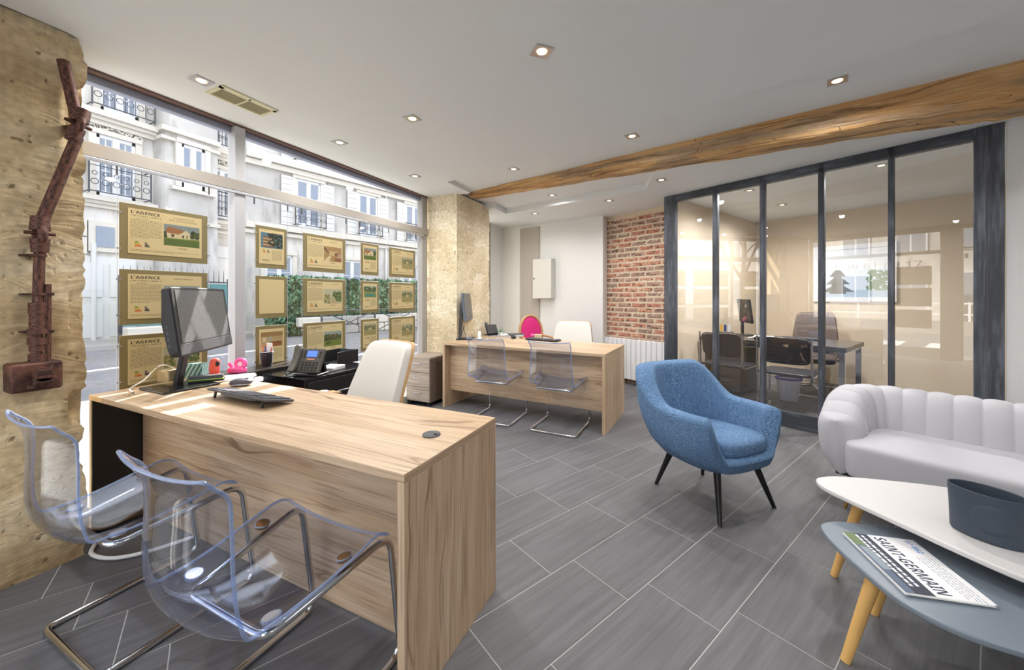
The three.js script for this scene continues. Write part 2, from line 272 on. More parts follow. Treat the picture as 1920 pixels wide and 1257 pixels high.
// old oak beam, deeper towards one end
{
  const A0 = V(-2.5, 0, -4.065), dir = V(0.9733, 0, 0.2296), nrm = V(0.2296, 0, -0.9733), L = 5.6, ring = [];
  for (const [w, k, n] of [[0, 1, 7], [0, 0, 8], [1, 0, 7], [1, 1, 1]]) ring.push([w, k, n]);
  const prof = []; for (let i = 0; i <= 10; i++) prof.push([0, 1 - i / 10]); for (let i = 1; i <= 10; i++) prof.push([i / 10, 0]); for (let i = 1; i <= 10; i++) prof.push([1, i / 10]);
  const g = surf(160, prof.length - 1, (s, t) => {
    const [w, k] = prof[Math.round(t * (prof.length - 1))], x = s * L, top = 2.575, bot = 2.512 - 0.17 * Math.min(1, x / 4.2) ** 1.1 - (x > 4.2 ? 0.015 : 0), wid = 0.2 + 0.05 * Math.min(1, x / 4);
    const nn = n3(x * 1.3, w * 2, k * 2 + 4) * 0.018 + n3(x * 5, w * 3 + 7, k * 3) * 0.009 + n3(x * 22, w * 5, k * 5) * 0.003;
    const corner = (k < 0.12 && (w < 0.05 || w > 0.95)) || (k === 0 && (w < 0.12 || w > 0.88)) ? 0.012 + 0.01 * n3(x * 3, 9, w) : 0;
    return A0.clone().addScaledVector(dir, x).addScaledVector(nrm, w * wid + (w < 0.5 ? corner : -corner) + (k > 0 ? nn * (w < 0.5 ? -1 : 1) : 0)).setY(k > 0.99 ? top : bot + k * (top - bot) + (k === 0 ? nn : 0) + corner);
  }, false, [L, 0.75]);
  struct('trim_beam', g, M.beam);
}
// back wall, thin strip in a greyer tone, white return, brick bay
const backN = V(-0.17, 0, 0.985), backP = V(-1.169, 0, -5.774);
wallSeg('wall_back', [-3.25, -6.133], [-1.169, -5.774], 0, 2.49, 0.2, M.white, -1);
{
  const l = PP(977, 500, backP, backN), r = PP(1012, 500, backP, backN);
  wallSeg('trim_strip', [l.x, l.z], [r.x, r.z], 0, 2.44, 0.03, M.taupeStrip, 1);
  const l2 = PP(1053, 500, backP, backN);
  wallSeg('trim_boxing', [l2.x, l2.z], [-1.169, -5.774], 0, 2.49, 0.012, M.white, 1);
}
{
  const w = struct('wall_brick', null, null, A(-1.23, 0, -0.43), TURN); const L = 1.24;
  part(w, 'mortar_bed', box(L, 2.49, 0.12).translate(L / 2, 1.245, -0.06), M.mortar);
  const geos = []; for (let k = 0; k < 8; k++) {
    const g = new THREE.BoxGeometry(0.216, 0.05, 0.03, 6, 3, 1), p = g.attributes.position;
    for (let i = 0; i < p.count; i++) { const x = p.getX(i), y = p.getY(i), z = p.getZ(i), e = Math.abs(x) > 0.1 || Math.abs(y) > 0.023; p.setXYZ(i, x + n3(y * 40 + k * 7, z * 9, 3) * 0.006, y + n3(x * 30 + k * 5, z * 9, 8) * 0.005, z + n3(x * 22 + k, y * 40, k * 3) * 0.006 - (e && z > 0 ? 0.004 : 0)); }
    g.computeVertexNormals(); geos.push(uvm(g, 'x', [rnd(), rnd()]));
  }
  for (let r = 0; r < 34; r++) {
    const y = 0.04 + r * 0.0735; if (y > 2.46) break;
    for (let x = (r % 2 ? 0.0 : -0.12) + rr(-0.015, 0.015); x < L; x += 0.238) {
      const c = x + 0.111; let sx = 1, px = c; const lo = Math.max(x, 0.005), hi = Math.min(x + 0.222, L - 0.005); if (hi - lo < 0.03) continue; sx = (hi - lo) / 0.222; px = (lo + hi) / 2;
      const b = part(w, 'brick', geos[Math.floor(rnd() * 8)], M.bricks[Math.floor(rnd() * 4)], [px, y + rr(-0.003, 0.003), rr(-0.012, -0.004)], [0, 0, rr(-0.012, 0.012)]); b.scale.x = sx;
    }
  }
}
// office behind the partition
wallSeg('wall_office_side', xz(A(0.07, 0, -2.8)), xz(A(0.07, 0, -0.06)), 0, 2.49, 0.06, M.beige, 1);
const offP = A(0, 0, -2.7), offN = V(-ps, 0, pc);
const wl = AQ(PP(1386, 500, offP, offN)).a, wr = AQ(PP(1422, 500, offP, offN)).a;
wallSeg('wall_office_back', xz(A(-0.15, 0, -2.7)), xz(A(wl, 0, -2.7)), 0, 2.49, 0.15, M.beige);
wallSeg('wall_office_back', xz(A(wr, 0, -2.7)), xz(A(3.8, 0, -2.7)), 0, 2.49, 0.15, M.beige);
wallSeg('wall_office_back', xz(A(wl, 0, -2.7)), xz(A(wr, 0, -2.7)), 2.1, 2.49, 0.15, M.beige);
wallSeg('wall_office_back', xz(A(wl, 0, -2.7)), xz(A(wr, 0, -2.7)), 0, 0.55, 0.15, M.beige);
{
  const w = struct('window_3', null, null, A((wl + wr) / 2, 0, -2.75), TURN), W = wr - wl;
  part(w, 'pane', box(W - 0.06, 1.49, 0.006), M.glass, [0, 1.325, 0]);
  for (const s of [-1, 1]) part(w, 'stile', box(0.04, 1.55, 0.05), M.trimWhite, [s * (W / 2 - 0.02), 1.325, 0]);
  for (const y of [0.57, 2.08]) part(w, 'rail', box(W - 0.08, 0.04, 0.05), M.trimWhite, [0, y, 0]);
}
wallSeg('wall_office_right', xz(A(3.7, 0, -2.8)), xz(A(3.7, 0, -0.1)), 0, 2.49, 0.15, M.beige, -1);
// right and rear closing walls
wallSeg('wall_right', xz(A(2.556, 0, -0.0)), xz(A(6.2, 0, 0)), 0, 2.56, 0.1, M.white);
wallSeg('wall_end', xz(A(6.1, 0, 0)), xz(A(6.1, 0, 5.6)), 0, 2.56, 0.15, M.white, -1);
{
  const d = struct('door_1', null, null, A(2.62, 0, 0), TURN);
  part(d, 'casing', box(0.05, 2.1, 0.02), M.trimWhite, [0.02, 1.05, 0.01]); part(d, 'casing', box(0.05, 2.1, 0.02), M.trimWhite, [0.95, 1.05, 0.01]); part(d, 'casing', box(0.98, 0.06, 0.02), M.trimWhite, [0.485, 2.13, 0.01]);
  part(d, 'leaf', rbox(0.87, 2.09, 0.012, 0.003), M.trimWhite, [0.485, 1.05, 0.006]); const h = part(d, 'handle', pipe([[0, 0, 0], [0, 0, 0.05], [-0.11, 0, 0.05]], 0.009, 0.02), M.chrome, [0.88, 1.02, 0.012]); part(h, 'rose', cyl(0.025, 0.025, 0.006).rotateX(Math.PI / 2), M.chrome, [0, 0, 0.003]);
}
// black steel and glass partition
const partP = A(0, 0, 0), partN = V(-ps, 0, pc);
{
  const w = struct('window_2', null, null, A(0, 0, 0), TURN);
  const aOf = (u) => AQ(PP(u, 500, partP, partN)).a, top = 2.487, bot = 0.146, hd = 2.405;
  const posts = [[1246, 1266], [1335.5, 1345], [1424, 1434], [1533.5, 1545.5], [1664.5, 1676.5], [1825, 1850], [1850.5, 1884]].map(([l, r]) => [aOf(l), aOf(r)]);
  const end = posts[6][1];
  posts.forEach(([l, r], i) => part(w, 'post', rbox(r - l, top, i === 0 || i > 4 ? 0.07 : 0.05, 0.003, 1, 'y', [i * 0.37, i * 0.21]), M.steel, [(l + r) / 2, top / 2, -0.025]));
  part(w, 'header', rbox(posts[5][0] - posts[0][1] + 0.04, top - hd, 0.06, 0.003, 1, 'x'), M.steel, [(posts[5][0] + posts[0][1]) / 2, (top + hd) / 2, -0.03]);
  for (let i = 0; i < 5; i++) {
    const l = posts[i][1], r = posts[i + 1][0];
    part(w, 'base_panel', rbox(r - l + 0.008, bot, 0.05, 0.003, 1, 'x', [i * 0.3, 0]), M.steel, [(l + r) / 2, bot / 2, -0.027]);
    part(w, 'pane', box(r - l + 0.006, hd - bot + 0.006, 0.008), M.partGlass, [(l + r) / 2, (hd + bot) / 2, -0.03]);
  }
}
// shopfront on the street
{
  const w = struct('window_1', null), zl = -0.80, zr = -3.88, mz = -1.67;
  const fr = (name, x, y0, y1, z0, z1, d, m) => part(w, name, rbox(d, y1 - y0, Math.abs(z1 - z0), 0.004, 1, 'y'), m, [x, (y0 + y1) / 2, (z0 + z1) / 2]);
  fr('head_rail', WX + 0.01, 2.505, 2.548, zl, zr, 0.09, std(0x6d5650, 0.6)); fr('head_frame', WX - 0.02, 2.46, 2.505, zl, zr, 0.06, std(0x8f95a8, 0.45, { metalness: 0.3 }));
  fr('transom', WX + 0.02, 2.034, 2.112, zl, zr, 0.075, M.taupe);
  fr('mullion', WX + 0.01, 0.0, 2.505, mz + 0.036, mz - 0.036, 0.09, std(0xb9b9bb, 0.4, { metalness: 0.35 })); fr('jamb', WX, 0, 2.505, zl + 0.0, zl - 0.06, 0.07, M.trimWhite); fr('jamb', WX, 0, 2.505, zr, zr + 0.1, 0.08, std(0xa09c98, 0.5));
  fr('bottom_rail', WX, 0.0, 0.1, zl, zr, 0.07, M.taupe);
  for (const [a, b] of [[zl - 0.06, mz + 0.036], [mz - 0.036, zr + 0.1]]) { fr('pane', WX - 0.015, 0.1, 2.034, a, b, 0.008, M.glass); fr('pane', WX - 0.015, 2.112, 2.46, a, b, 0.008, M.glass); }
  fr('hanging_rail', WX + 0.062, 2.008, 2.03, zl - 0.05, zr + 0.1, 0.018, M.alu);
  const s = struct('trim_header', box(0.1, 0.08, zl - zr + 0.1), M.ceiling, [WX - 0.03, 2.56, (zl + zr) / 2]);
  struct('wall_left', box(0.12, 2.56, 0.6), M.white, [WX - 0.05, 1.28, -5.88]);
  const w4 = struct('window_4', null);      // side window that lights the back wall, hidden behind the pier
  part(w4, 'pane', box(0.008, 2.3, 0.8), M.glass, [WX, 1.25, -5.15]); for (const z of [-4.77, -5.54]) part(w4, 'stile', box(0.07, 2.5, 0.07), M.taupe, [WX, 1.25, z]); for (const y of [0.05, 2.45]) part(w4, 'rail', box(0.06, 0.1, 0.7), M.taupe, [WX, y, -5.155]);
}
// entrance front behind the camera: shop window with telephone number, posters and the glass door (mirrored in the partition)
{
  const w = struct('window_5', null, null, A(0, 0, 5.52), TURN);
  const pc5 = (name, x0, x1, y0, y1, d, m) => part(w, name, box(x1 - x0, y1 - y0, d), m, [(x0 + x1) / 2, (y0 + y1) / 2, 0]);
  pc5('stile', 0.1, 0.16, 0, 2.55, 0.08, M.taupe); pc5('stile', 1.94, 2.2, 0, 2.55, 0.1, M.taupe); pc5('stile', 3.06, 3.14, 0, 2.55, 0.1, M.taupe); pc5('sill_panel', 0.16, 1.94, 0, 0.36, 0.08, M.trimWhite); pc5('rail', 0.16, 1.94, 2.4, 2.55, 0.08, M.taupe); pc5('rail', 2.2, 3.06, 2.42, 2.55, 0.06, M.taupe); pc5('transom', 0.16, 1.94, 2.02, 2.08, 0.06, M.taupe);
  pc5('pane', 0.16, 1.94, 0.36, 2.02, 0.008, M.glass); pc5('pane', 0.16, 1.94, 2.08, 2.4, 0.008, M.glass); pc5('pane', 2.2, 3.06, 2.1, 2.42, 0.008, M.glass);
  const d = struct('door_2', null, null, A(2.2, 0, 5.52), TURN); part(d, 'leaf', box(0.84, 2.04, 0.01), M.glass, [0.43, 1.05, 0]); part(d, 'rail', box(0.86, 0.03, 0.03), M.alu, [0.43, 2.085, 0]); part(d, 'hinge', box(0.04, 0.08, 0.04), M.alu, [0.03, 1.95, -0.01]); part(d, 'hinge', box(0.04, 0.08, 0.04), M.alu, [0.03, 0.12, -0.01]); part(d, 'handle', bar([0.78, 0.85, -0.05], [0.78, 1.25, -0.05], 0.012), M.chrome);
  wallSeg('wall_rear', xz(A(3.14, 0, 5.52)), xz(A(6.2, 0, 5.52)), 0, 2.56, 0.2, M.white, 1);
}

// ------------------------------------------------------------------ the street
const GY = -0.14;
struct('road', uvm(new THREE.BoxGeometry(90, 0.1, 90)), M.road, [-20, GY - 0.05, 0]);
struct('pavement_near', slab([[-5.1, 0.6], [-5.1, -30], [WX - 0.03, -30], [WX - 0.03, 0.02], xz(A(0, 0, 5.56)), xz(A(9, 0, 5.56)), xz(A(9, 0, 8.2)), xz(A(-1.5, 0, 8.2))], 0.12), M.kerb, [0, GY, 0]);
struct('pavement_far', box(2.6, 0.12, 60), M.kerb, [-15.2, GY + 0.06, -6]);
for (const [x, z0, z1] of [[-10.2, 8, -7.5], [-7.2, 8, -30]]) solo('road_line', x < -9 ? 'long white road line near the far kerb' : 'long white road line near the shop kerb', 'road marking', box(0.14, 0.01, z0 - z1), M.lineWhite, [x, GY + 0.005, (z0 + z1) / 2]);
for (let k = 0; k < 6; k++) solo('crossing_stripe', 'white zebra crossing stripe on the road by the glass door', 'road marking', box(0.5, 0.01, 3.0), M.lineWhite, A(0.6 + k * 1.0, GY + 0.006, 11), TURN, 'zebra crossing stripes');
// facades: local x along the street, y up, z out towards the shop
function ironwork(g, w, h, n, depth) {   // balcony railing with scrolls
  const list = [bar([-w / 2, h, depth], [w / 2, h, depth], 0.022), bar([-w / 2, 0.06, depth], [w / 2, 0.06, depth], 0.018), bar([-w / 2, h - 0.14, depth], [w / 2, h - 0.14, depth], 0.012)];
  for (const s of [-1, 1]) list.push(bar([s * w / 2, 0, depth], [s * w / 2, h + 0.03, depth], 0.022), bar([s * w / 2, h, depth], [s * w / 2, h, 0], 0.018), bar([s * w / 2, 0.06, depth], [s * w / 2, 0.06, 0], 0.016));
  for (let k = 1; k < n; k++) { const x = -w / 2 + k * w / n; list.push(bar([x, 0.06, depth], [x, h, depth], 0.011, 0.011, 6)); }
  for (let k = 0; k < n; k++) { const x = -w / 2 + (k + 0.5) * w / n, r = w / n * 0.34; list.push(new THREE.TorusGeometry(r, 0.011, 5, 14).translate(x, h * 0.36, depth), new THREE.TorusGeometry(r * 0.7, 0.01, 5, 12).translate(x, h * 0.62, depth)); }
  return merge(list.map((q) => q.index ? q.toNonIndexed() : q));
}
function frenchWindow(b, x, y, w, h, o = {}) {
  const f = part(b, 'window', box(w + 0.3, 0.14, 0.16), M.facadeTrim, [x, y + h + 0.07, 0.06]);
  const sub = (n, g, m, p) => part(f, n, g, m, [p[0], p[1] - h - 0.07, p[2] - 0.06]);
  for (const s of [-1, 1]) { sub('surround', box(0.16, h, 0.1), M.facadeTrim, [s * (w / 2 + 0.08), h / 2, 0.05]); sub('frame', box(0.08, h, 0.05), M.joinery, [s * (w / 2 - 0.04), h / 2, 0.03]); }
  sub('frame', box(0.16, h, 0.06), M.joinery, [0, h / 2, 0.035]); sub('frame', box(w, 0.1, 0.05), M.joinery, [0, h - 0.05, 0.03]); sub('frame', box(w, 0.16, 0.05), M.joinery, [0, 0.08, 0.03]);
  const rows = o.rows || 3, cols = o.cols || 2, pw = (w / 2 - 0.16) / cols, ph = (h - 0.26) / rows;
  for (const s of [-1, 1]) for (let i = 0; i < cols; i++) for (let j = 0; j < rows; j++) sub('pane', box(pw - 0.035, ph - 0.035, 0.02), M.pane, [s * (0.08 + (i + 0.5) * pw), 0.16 + (j + 0.5) * ph, 0.012]);
  sub('glazing_bars', box(w - 0.1, h - 0.15, 0.02), M.joinery, [0, h / 2, 0.004]);
  if (o.sill) sub('sill', box(w + 0.6, 0.12, 0.22), M.facadeTrim, [0, -0.1, 0.1]);
  if (o.balcony) sub('railing', ironwork(null, w + (o.wide || 0.25), 0.95, 6, o.depth || 0.28), M.iron, [0, o.drop || 0, 0.02]);
  if (o.shutters) for (const s of [-1, 1]) { const list = [box(0.44, h, 0.03)]; for (let k = 0; k < 9; k++) list.push(box(0.36, 0.05, 0.03).rotateX(0.5).translate(0, -h / 2 + (k + 0.5) * h / 9, 0.02)); sub('shutter', merge(list), M.shutter, [s * (w / 2 + 0.36), h / 2, 0.1]); }
  if (o.carving) { const list = []; for (let k = -4; k <= 4; k++) list.push(new THREE.TorusGeometry(0.09 + 0.02 * (k % 2), 0.035, 6, 12).translate(k * 0.13, 0.36 - Math.abs(k) * 0.05, 0.03)); sub('carved_ornament', merge(list), M.facadeTrim, [0, h, 0.04]); }
  return f;
}
const faceP = V(-16, 0, 0), faceN = V(1, 0, 0);
{
  const b = thing('apartment_building', 'pale stone apartment building with carved ornaments and curved wall across the street', 'building', [-16, GY, 0], Math.PI / 2);
  const X = (u, v = 400) => -PP(u, v, faceP, faceN).z, Y = (u, v) => PP(u, v, faceP, faceN).y - GY;
  const x0 = -6, x1 = X(443);
  part(b, 'wall', box(x1 - x0, 11.5, 0.6).translate((x0 + x1) / 2, 5.75, -0.3), M.facade);
  const bl = X(288), br = X(392);      // bay with rounded corner
  const rc = []; for (let k = 0; k <= 8; k++) rc.push([bl + 0.45 - 0.45 * Math.cos(k / 8 * Math.PI / 2), 0.1 + 0.45 * Math.sin(k / 8 * Math.PI / 2)]);
  part(b, 'bay_wall', uvm(slab([[br, 0], [br, 0.55], ...rc.reverse(), [bl, 0]], 11.5)), M.facade);
  const band = (y, h, d, l = x0, r = bl) => part(b, 'cornice', merge([box(r - l, h * 0.4, d).translate(0, h * 0.3, d / 2), box(r - l, h * 0.3, d * 0.7).translate(0, 0, d * 0.35), box(r - l, h * 0.3, d * 0.45).translate(0, -h * 0.3, d * 0.22)]), M.facadeTrim, [(l + r) / 2, y, 0]);
  band(6.72, 0.42, 0.35); band(4.22, 0.36, 0.3); band(6.72, 0.4, 0.3, br, x1); band(4.1, 0.3, 0.25, br, x1); band(3.75, 0.2, 0.2, br, x1);
  part(b, 'cornice', box(br - bl + 0.1, 0.16, 0.75), M.facadeTrim, [(bl + br) / 2, 6.9, 0.3]); part(b, 'cornice', box(br - bl + 0.1, 0.1, 0.7), M.facadeTrim, [(bl + br) / 2, 6.6, 0.28]); part(b, 'cornice', box(br - bl + 0.1, 0.12, 0.7), M.facadeTrim, [(bl + br) / 2, 3.95, 0.28]);
  frenchWindow(b, (X(186) + X(258)) / 2, 6.98, X(258) - X(186), 2.3, { balcony: 1, rows: 5, wide: 0.55, depth: 0.4 }); frenchWindow(b, (X(178) + X(252)) / 2, 4.42, X(252) - X(178), 1.85, { balcony: 1, rows: 5, wide: 0.5, depth: 0.4, carving: 1 });
  const bay = part(b, 'bay_front', box(0.1, 0.1, 0.02), M.facadeTrim, [bl + 0.8, 9.8, 0.55]);
  const sw = frenchWindow(b, (X(322) + X(366)) / 2, 5.1, X(366) - X(322), 1.45, { rows: 1, cols: 1, sill: 1 }); sw.position.z += 0.55; const sw2 = frenchWindow(b, (X(322) + X(366)) / 2, 8.1, X(366) - X(322), 1.45, { rows: 1, cols: 1, sill: 1 }); sw2.position.z += 0.55;
  frenchWindow(b, (X(400) + X(430)) / 2, 7.0, X(430) - X(400), 1.9, { balcony: 1, rows: 2, cols: 1 }); frenchWindow(b, (X(399) + X(430)) / 2, 4.35, X(430) - X(399), 1.85, { balcony: 1, rows: 2, cols: 1, carving: 1 });
  frenchWindow(b, x0 + 3.2, 6.98, 1.2, 2.2, { balcony: 1, rows: 5 }); frenchWindow(b, x0 + 3.2, 4.42, 1.2, 1.85, { balcony: 1, rows: 5 });
  // ground floor
  const gx = (X(176) + X(212)) / 2; const gw = part(b, 'window', box(X(211) - X(176) + 0.3, 0.9, 0.12), M.facadeTrim, [gx, 3.2, 0.06]); part(gw, 'pane', box(X(211) - X(176), 0.62, 0.06), M.pane, [0, 0, 0.05]);
  part(b, 'carriage_door', merge([box(1.35, 2.6, 0.1), box(0.5, 1.0, 0.05).translate(-0.33, 0.6, 0.06), box(0.5, 1.0, 0.05).translate(0.33, 0.6, 0.06), box(0.5, 1.0, 0.05).translate(-0.33, -0.6, 0.06), box(0.5, 1.0, 0.05).translate(0.33, -0.6, 0.06)]), M.shutter, [(X(178) + X(214)) / 2, 1.3, 0.05]);
  for (let k = 0; k < 7; k++) part(b, 'quoin', box(X(160) - X(128), 0.48, 0.1), M.facadeTrim, [(X(160) + X(128)) / 2, 0.3 + k * 0.52, 0.06]);
  part(b, 'downpipe', bar([X(172), 0, 0.12], [X(172), 3.0, 0.12], 0.06), M.shutter);
  part(b, 'service_door', merge([box(1.1, 2.3, 0.1), box(0.8, 0.25, 0.05).translate(0, 0.85, 0.06)]), M.shutter, [(X(402) + X(428)) / 2, 2.15, 0.05]);
}
{
  const o = V(-15.17, 0, -8.63), dx = V(0.213, 0, -0.977), n = V(0.977, 0, 0.213), b = thing('apartment_building', 'white apartment building with louvred shutters and a long pale cornice across the street', 'building', [o.x, GY, o.z], Math.atan2(0.977, 0.213));
  const X = (u) => PP(u, 400, o, n).sub(o).dot(dx);
  part(b, 'wall', box(13.0, 10.5, 0.3).translate(6.5, 5.25, -0.15), M.facade);
  for (const [y, h, d] of [[6.82, 0.3, 0.34], [6.55, 0.2, 0.2], [4.15, 0.24, 0.26], [3.9, 0.14, 0.16]]) part(b, 'cornice', box(13.0, h, d), M.facadeTrim, [6.5, y, d / 2]);
  for (const [u0, u1] of [[557, 597], [673, 705], [764, 784]]) {
    const c = (X(u0) + X(u1)) / 2, w = Math.max(1.0, X(u1) - X(u0));
    frenchWindow(b, c, 7.0, w, 2.1, { balcony: 1, rows: 2, cols: 1, shutters: 1 }); frenchWindow(b, c, 4.32, w, 2.0, { balcony: 1, rows: 2, cols: 1, shutters: 1, carving: 1 });
    part(b, 'lamp_bracket', box(0.08, 0.3, 0.1), M.iron, [c + w / 2 + 1.0, 3.4, 0.06]);
  }
  for (const x of [1.2, 4.3, 7.6, 10.8]) frenchWindow(b, x, 1.0, 1.0, 2.1, { rows: 3, cols: 1 });
  for (const x of [-0.05, 3.0, 6.1, 9.4]) part(b, 'downpipe', bar([x, 0, 0.08], [x, 10, 0.08], 0.05), M.shutter);
}
{ // a building beyond the crossing, mirrored in the partition
  const b = thing('apartment_building', 'cream apartment block behind the zebra crossing with rows of plain windows', 'building', A(2, GY, 26), TURN + Math.PI);
  part(b, 'wall', box(26, 9, 6).translate(0, 4.5, -3), M.facade); for (let i = -5; i <= 5; i++) for (let j = 0; j < 3; j++) { const f = part(b, 'window', box(1.3, 1.7, 0.08), M.joinery, [i * 2.3, 1.9 + j * 2.8, 0.02]); for (const s of [-1, 1]) part(f, 'pane', box(0.5, 1.5, 0.04), M.pane, [s * 0.3, 0, 0.04]); }
  const f = thing('street_fence', 'white low railing along the far side of the zebra crossing', 'fence', A(2, GY, 17), TURN);
  part(f, 'plinth', box(14, 0.5, 0.25), M.kerb, [0, 0.25, 0]); for (let k = 0; k < 15; k++) part(f, 'post', box(0.06, 0.7, 0.06), M.lineWhite, [-7 + k, 0.85, 0]); for (const y of [0.75, 1.15]) part(f, 'rail', box(14, 0.05, 0.05), M.lineWhite, [0, y, 0]);
  const bo = thing('bollard', 'cream steel bollard on the pavement outside the glass door', 'bollard', A(2.75, GY + 0.12, 7.6)); part(bo, 'post', new THREE.LatheGeometry([[0, 0], [0.06, 0], [0.06, 0.85], [0.05, 0.88], [0, 0.89]].map((p) => new THREE.Vector2(...p)), 20), M.facadeTrim); part(bo, 'foot_ring', cyl(0.075, 0.08, 0.03), M.facadeTrim, [0, 0.015, 0]);
}
// hedge, fence, low wall and tree on the far pavement
const leafMats = [std(0x4d7458, 0.8), std(0x35583f, 0.8), std(0x7ba07c, 0.8)];
function leaves(parent, n, place, size, mat, name = 'leaves') {
  const g = new THREE.PlaneGeometry(size, size * 0.6), im = new THREE.InstancedMesh(g, mat, n), m = new THREE.Matrix4();
  for (let k = 0; k < n; k++) { m.compose(place(), new THREE.Quaternion().setFromEuler(new THREE.Euler(rr(0, 6.3), rr(0, 6.3), rr(0, 6.3))), V(1, 1, 1).multiplyScalar(rr(0.6, 1.4))); im.setMatrixAt(k, m); }
  im.name = name; im.userData.kind = 'stuff'; parent.add(im); return im;
}
leafMats.forEach((m) => { m.side = THREE.DoubleSide; });
{
  const p1 = P(470, 560, 0.9), base = V(-13.0, GY, -9.2), dx = V(0.213, 0, -0.977), L = 9.5;
  const h = thing('clipped_hedge', 'clipped green hedge above the low stone wall across the street', 'hedge', base, Math.atan2(0.977, 0.213));
  part(h, 'core', box(L + 0.8, 1.9, 0.6), leafMats[1], [L / 2 - 0.4, 0.98, 0]);
  leafMats.forEach((m, k) => leaves(h, 4200, () => (rnd() < 0.08 ? V(rr(-0.95, -0.75), rr(0.1, 2.1), rr(-0.3, 0.45)) : V(rr(-0.85, L), rr(0.1, 2.12), rr(0.26, 0.46))), 0.14, m));
  const s = thing('low_stone_wall', 'low rough stone wall along the foot of the green hedge', 'wall', base.clone().addScaledVector(V(0.977, 0, 0.213), 0.75), Math.atan2(0.977, 0.213));
  for (let r = 0; r < 2; r++) for (let x = r * -0.3; x < L; ) { const w = rr(0.5, 0.95); part(s, 'stone', rbox(w - 0.03, 0.32, 0.28, 0.04, 1), [M.facadeTrim, M.kerb, M.facade][Math.floor(rnd() * 3)], [x + w / 2, 0.17 + r * 0.34, rr(-0.02, 0.02)]); x += w; }
  const rl = thing('street_railing', 'dark metal cross-braced railing on the kerb across the street', 'railing', base.clone().addScaledVector(V(0.977, 0, 0.213), 1.9), Math.atan2(0.977, 0.213));
  for (let k = 0; k < 5; k++) { part(rl, 'post', bar([k * 2, 0, 0], [k * 2, 0.95, 0], 0.035), M.iron); if (k < 4) { part(rl, 'top_rail', bar([k * 2, 0.93, 0], [k * 2 + 2, 0.93, 0], 0.03), M.iron); part(rl, 'brace', bar([k * 2, 0.1, 0], [k * 2 + 2, 0.9, 0], 0.018), M.iron); part(rl, 'brace', bar([k * 2, 0.9, 0], [k * 2 + 2, 0.1, 0], 0.018), M.iron); } }
}
{
  const teal = std(0x4c7f80, 0.6), f = thing('metal_fence', 'teal metal fence panels with dark spiked top rail across the street', 'fence', [-14.2, GY, -4.9], Math.PI / 2);
  const st = thing('low_stone_wall', 'weathered stone block wall under the teal metal fence', 'wall', [-13.95, GY, -4.9], Math.PI / 2);
  for (let x = 0; x < 2.7; x += 0.92) part(st, 'stone', rbox(0.9, 0.55, 0.3, 0.04, 1), M.facadeTrim, [x + 0.45, 0.28, 0]);
  for (let k = 0; k < 5; k++) part(f, 'panel', rbox(0.5, 1.25, 0.05, 0.01, 1), teal, [0.28 + k * 0.53, 1.2, 0]);
  for (const x of [0, 1.35, 2.72]) part(f, 'post', box(0.07, 2.0, 0.07), M.iron, [x, 1.0, -0.05]); part(f, 'rail', box(2.8, 0.05, 0.06), M.iron, [1.4, 1.88, 0]); for (let k = 0; k < 19; k++) part(f, 'spike', bar([0.05 + k * 0.147, 1.85, 0], [0.05 + k * 0.147, 2.28, 0], 0.014, 0.004, 6), M.iron);
}
{
  const t = thing('bare_tree', 'bare branching tree on the pavement beyond the shopfront', 'tree', [-11.5, GY, 6.5]), list = [];
  (function grow(p, d, l, r, n) { const e = p.clone().addScaledVector(d, l); list.push(bar(p, e, r, r * 0.7, 6)); if (n) for (let k = 0; k < (n > 3 ? 4 : 3); k++) grow(e, d.clone().add(V(rr(-0.6, 0.6), rr(-0.1, 0.45), rr(-0.6, 0.6))).normalize(), l * rr(0.62, 0.82), r * 0.6, n - 1); })(V(0, 0, 0), V(0, 1, 0), 2.2, 0.13, 5);
  part(t, 'trunk', list[0], std(0x6b5a4a, 0.9)); part(t, 'branches', merge(list.slice(1)), std(0x7a6654, 0.9));
}

// ------------------------------------------------------------------ ceiling fittings
const spotRing = std(0xb4b2ae, 0.3, { metalness: 0.8 }), spotGlow = std(0xfff2dc, 0.5, { emissive: 0xffe9c8, emissiveIntensity: 2.2 }), spotWell = std(0xc9a477, 0.3, { metalness: 0.8 });
function downlight(p, turn, label, power = 1) {
  const t = thing('ceiling_spotlight', label, 'spotlight', [p.x, p.y, p.z], turn);
  const s = new THREE.Shape(); s.moveTo(-0.046, -0.046); s.lineTo(0.046, -0.046); s.lineTo(0.046, 0.046); s.lineTo(-0.046, 0.046); s.closePath(); const h = new THREE.Path(); h.absarc(0, 0, 0.033, 0, Math.PI * 2, true); s.holes.push(h);
  part(t, 'frame', new THREE.ExtrudeGeometry(s, { depth: 0.003, bevelThickness: 0.001, bevelSize: 0.001, bevelSegments: 1, curveSegments: 24 }).rotateX(Math.PI / 2), spotRing, [0, -0.001, 0]);
  part(t, 'reflector', new THREE.CylinderGeometry(0.024, 0.034, 0.008, 24, 1, true), spotWell, [0, -0.001, 0]);
  part(t, 'lamp_lens', cyl(0.025, 0.025, 0.003, 24), spotGlow, [0, -0.0035, 0]);
  const l = new THREE.SpotLight(new THREE.Color().setRGB(1, 0.985, 0.965), LAMP * power, 0, 1.5, 1); l.name = 'lamp'; l.position.set(0, -0.012, 0); l.target.position.set(0, -1, 0); l.castShadow = true; l.shadow.radius = 1.6; t.add(l, l.target);
}
const sW = -0.02, sB = -0.24;
downlight(P(378, 151, 2.52), 0, 'square ceiling spotlight beside the cream ventilation grille');
downlight(P(637, 267, 2.52), 0, 'square ceiling spotlight above the second pane of the shopfront');
downlight(P(778, 330, 2.52), 0, 'square ceiling spotlight beside the middle stone pier');
downlight(P(773, 222, 2.5), 0, 'square ceiling spotlight in the plain ceiling between shopfront and beam');
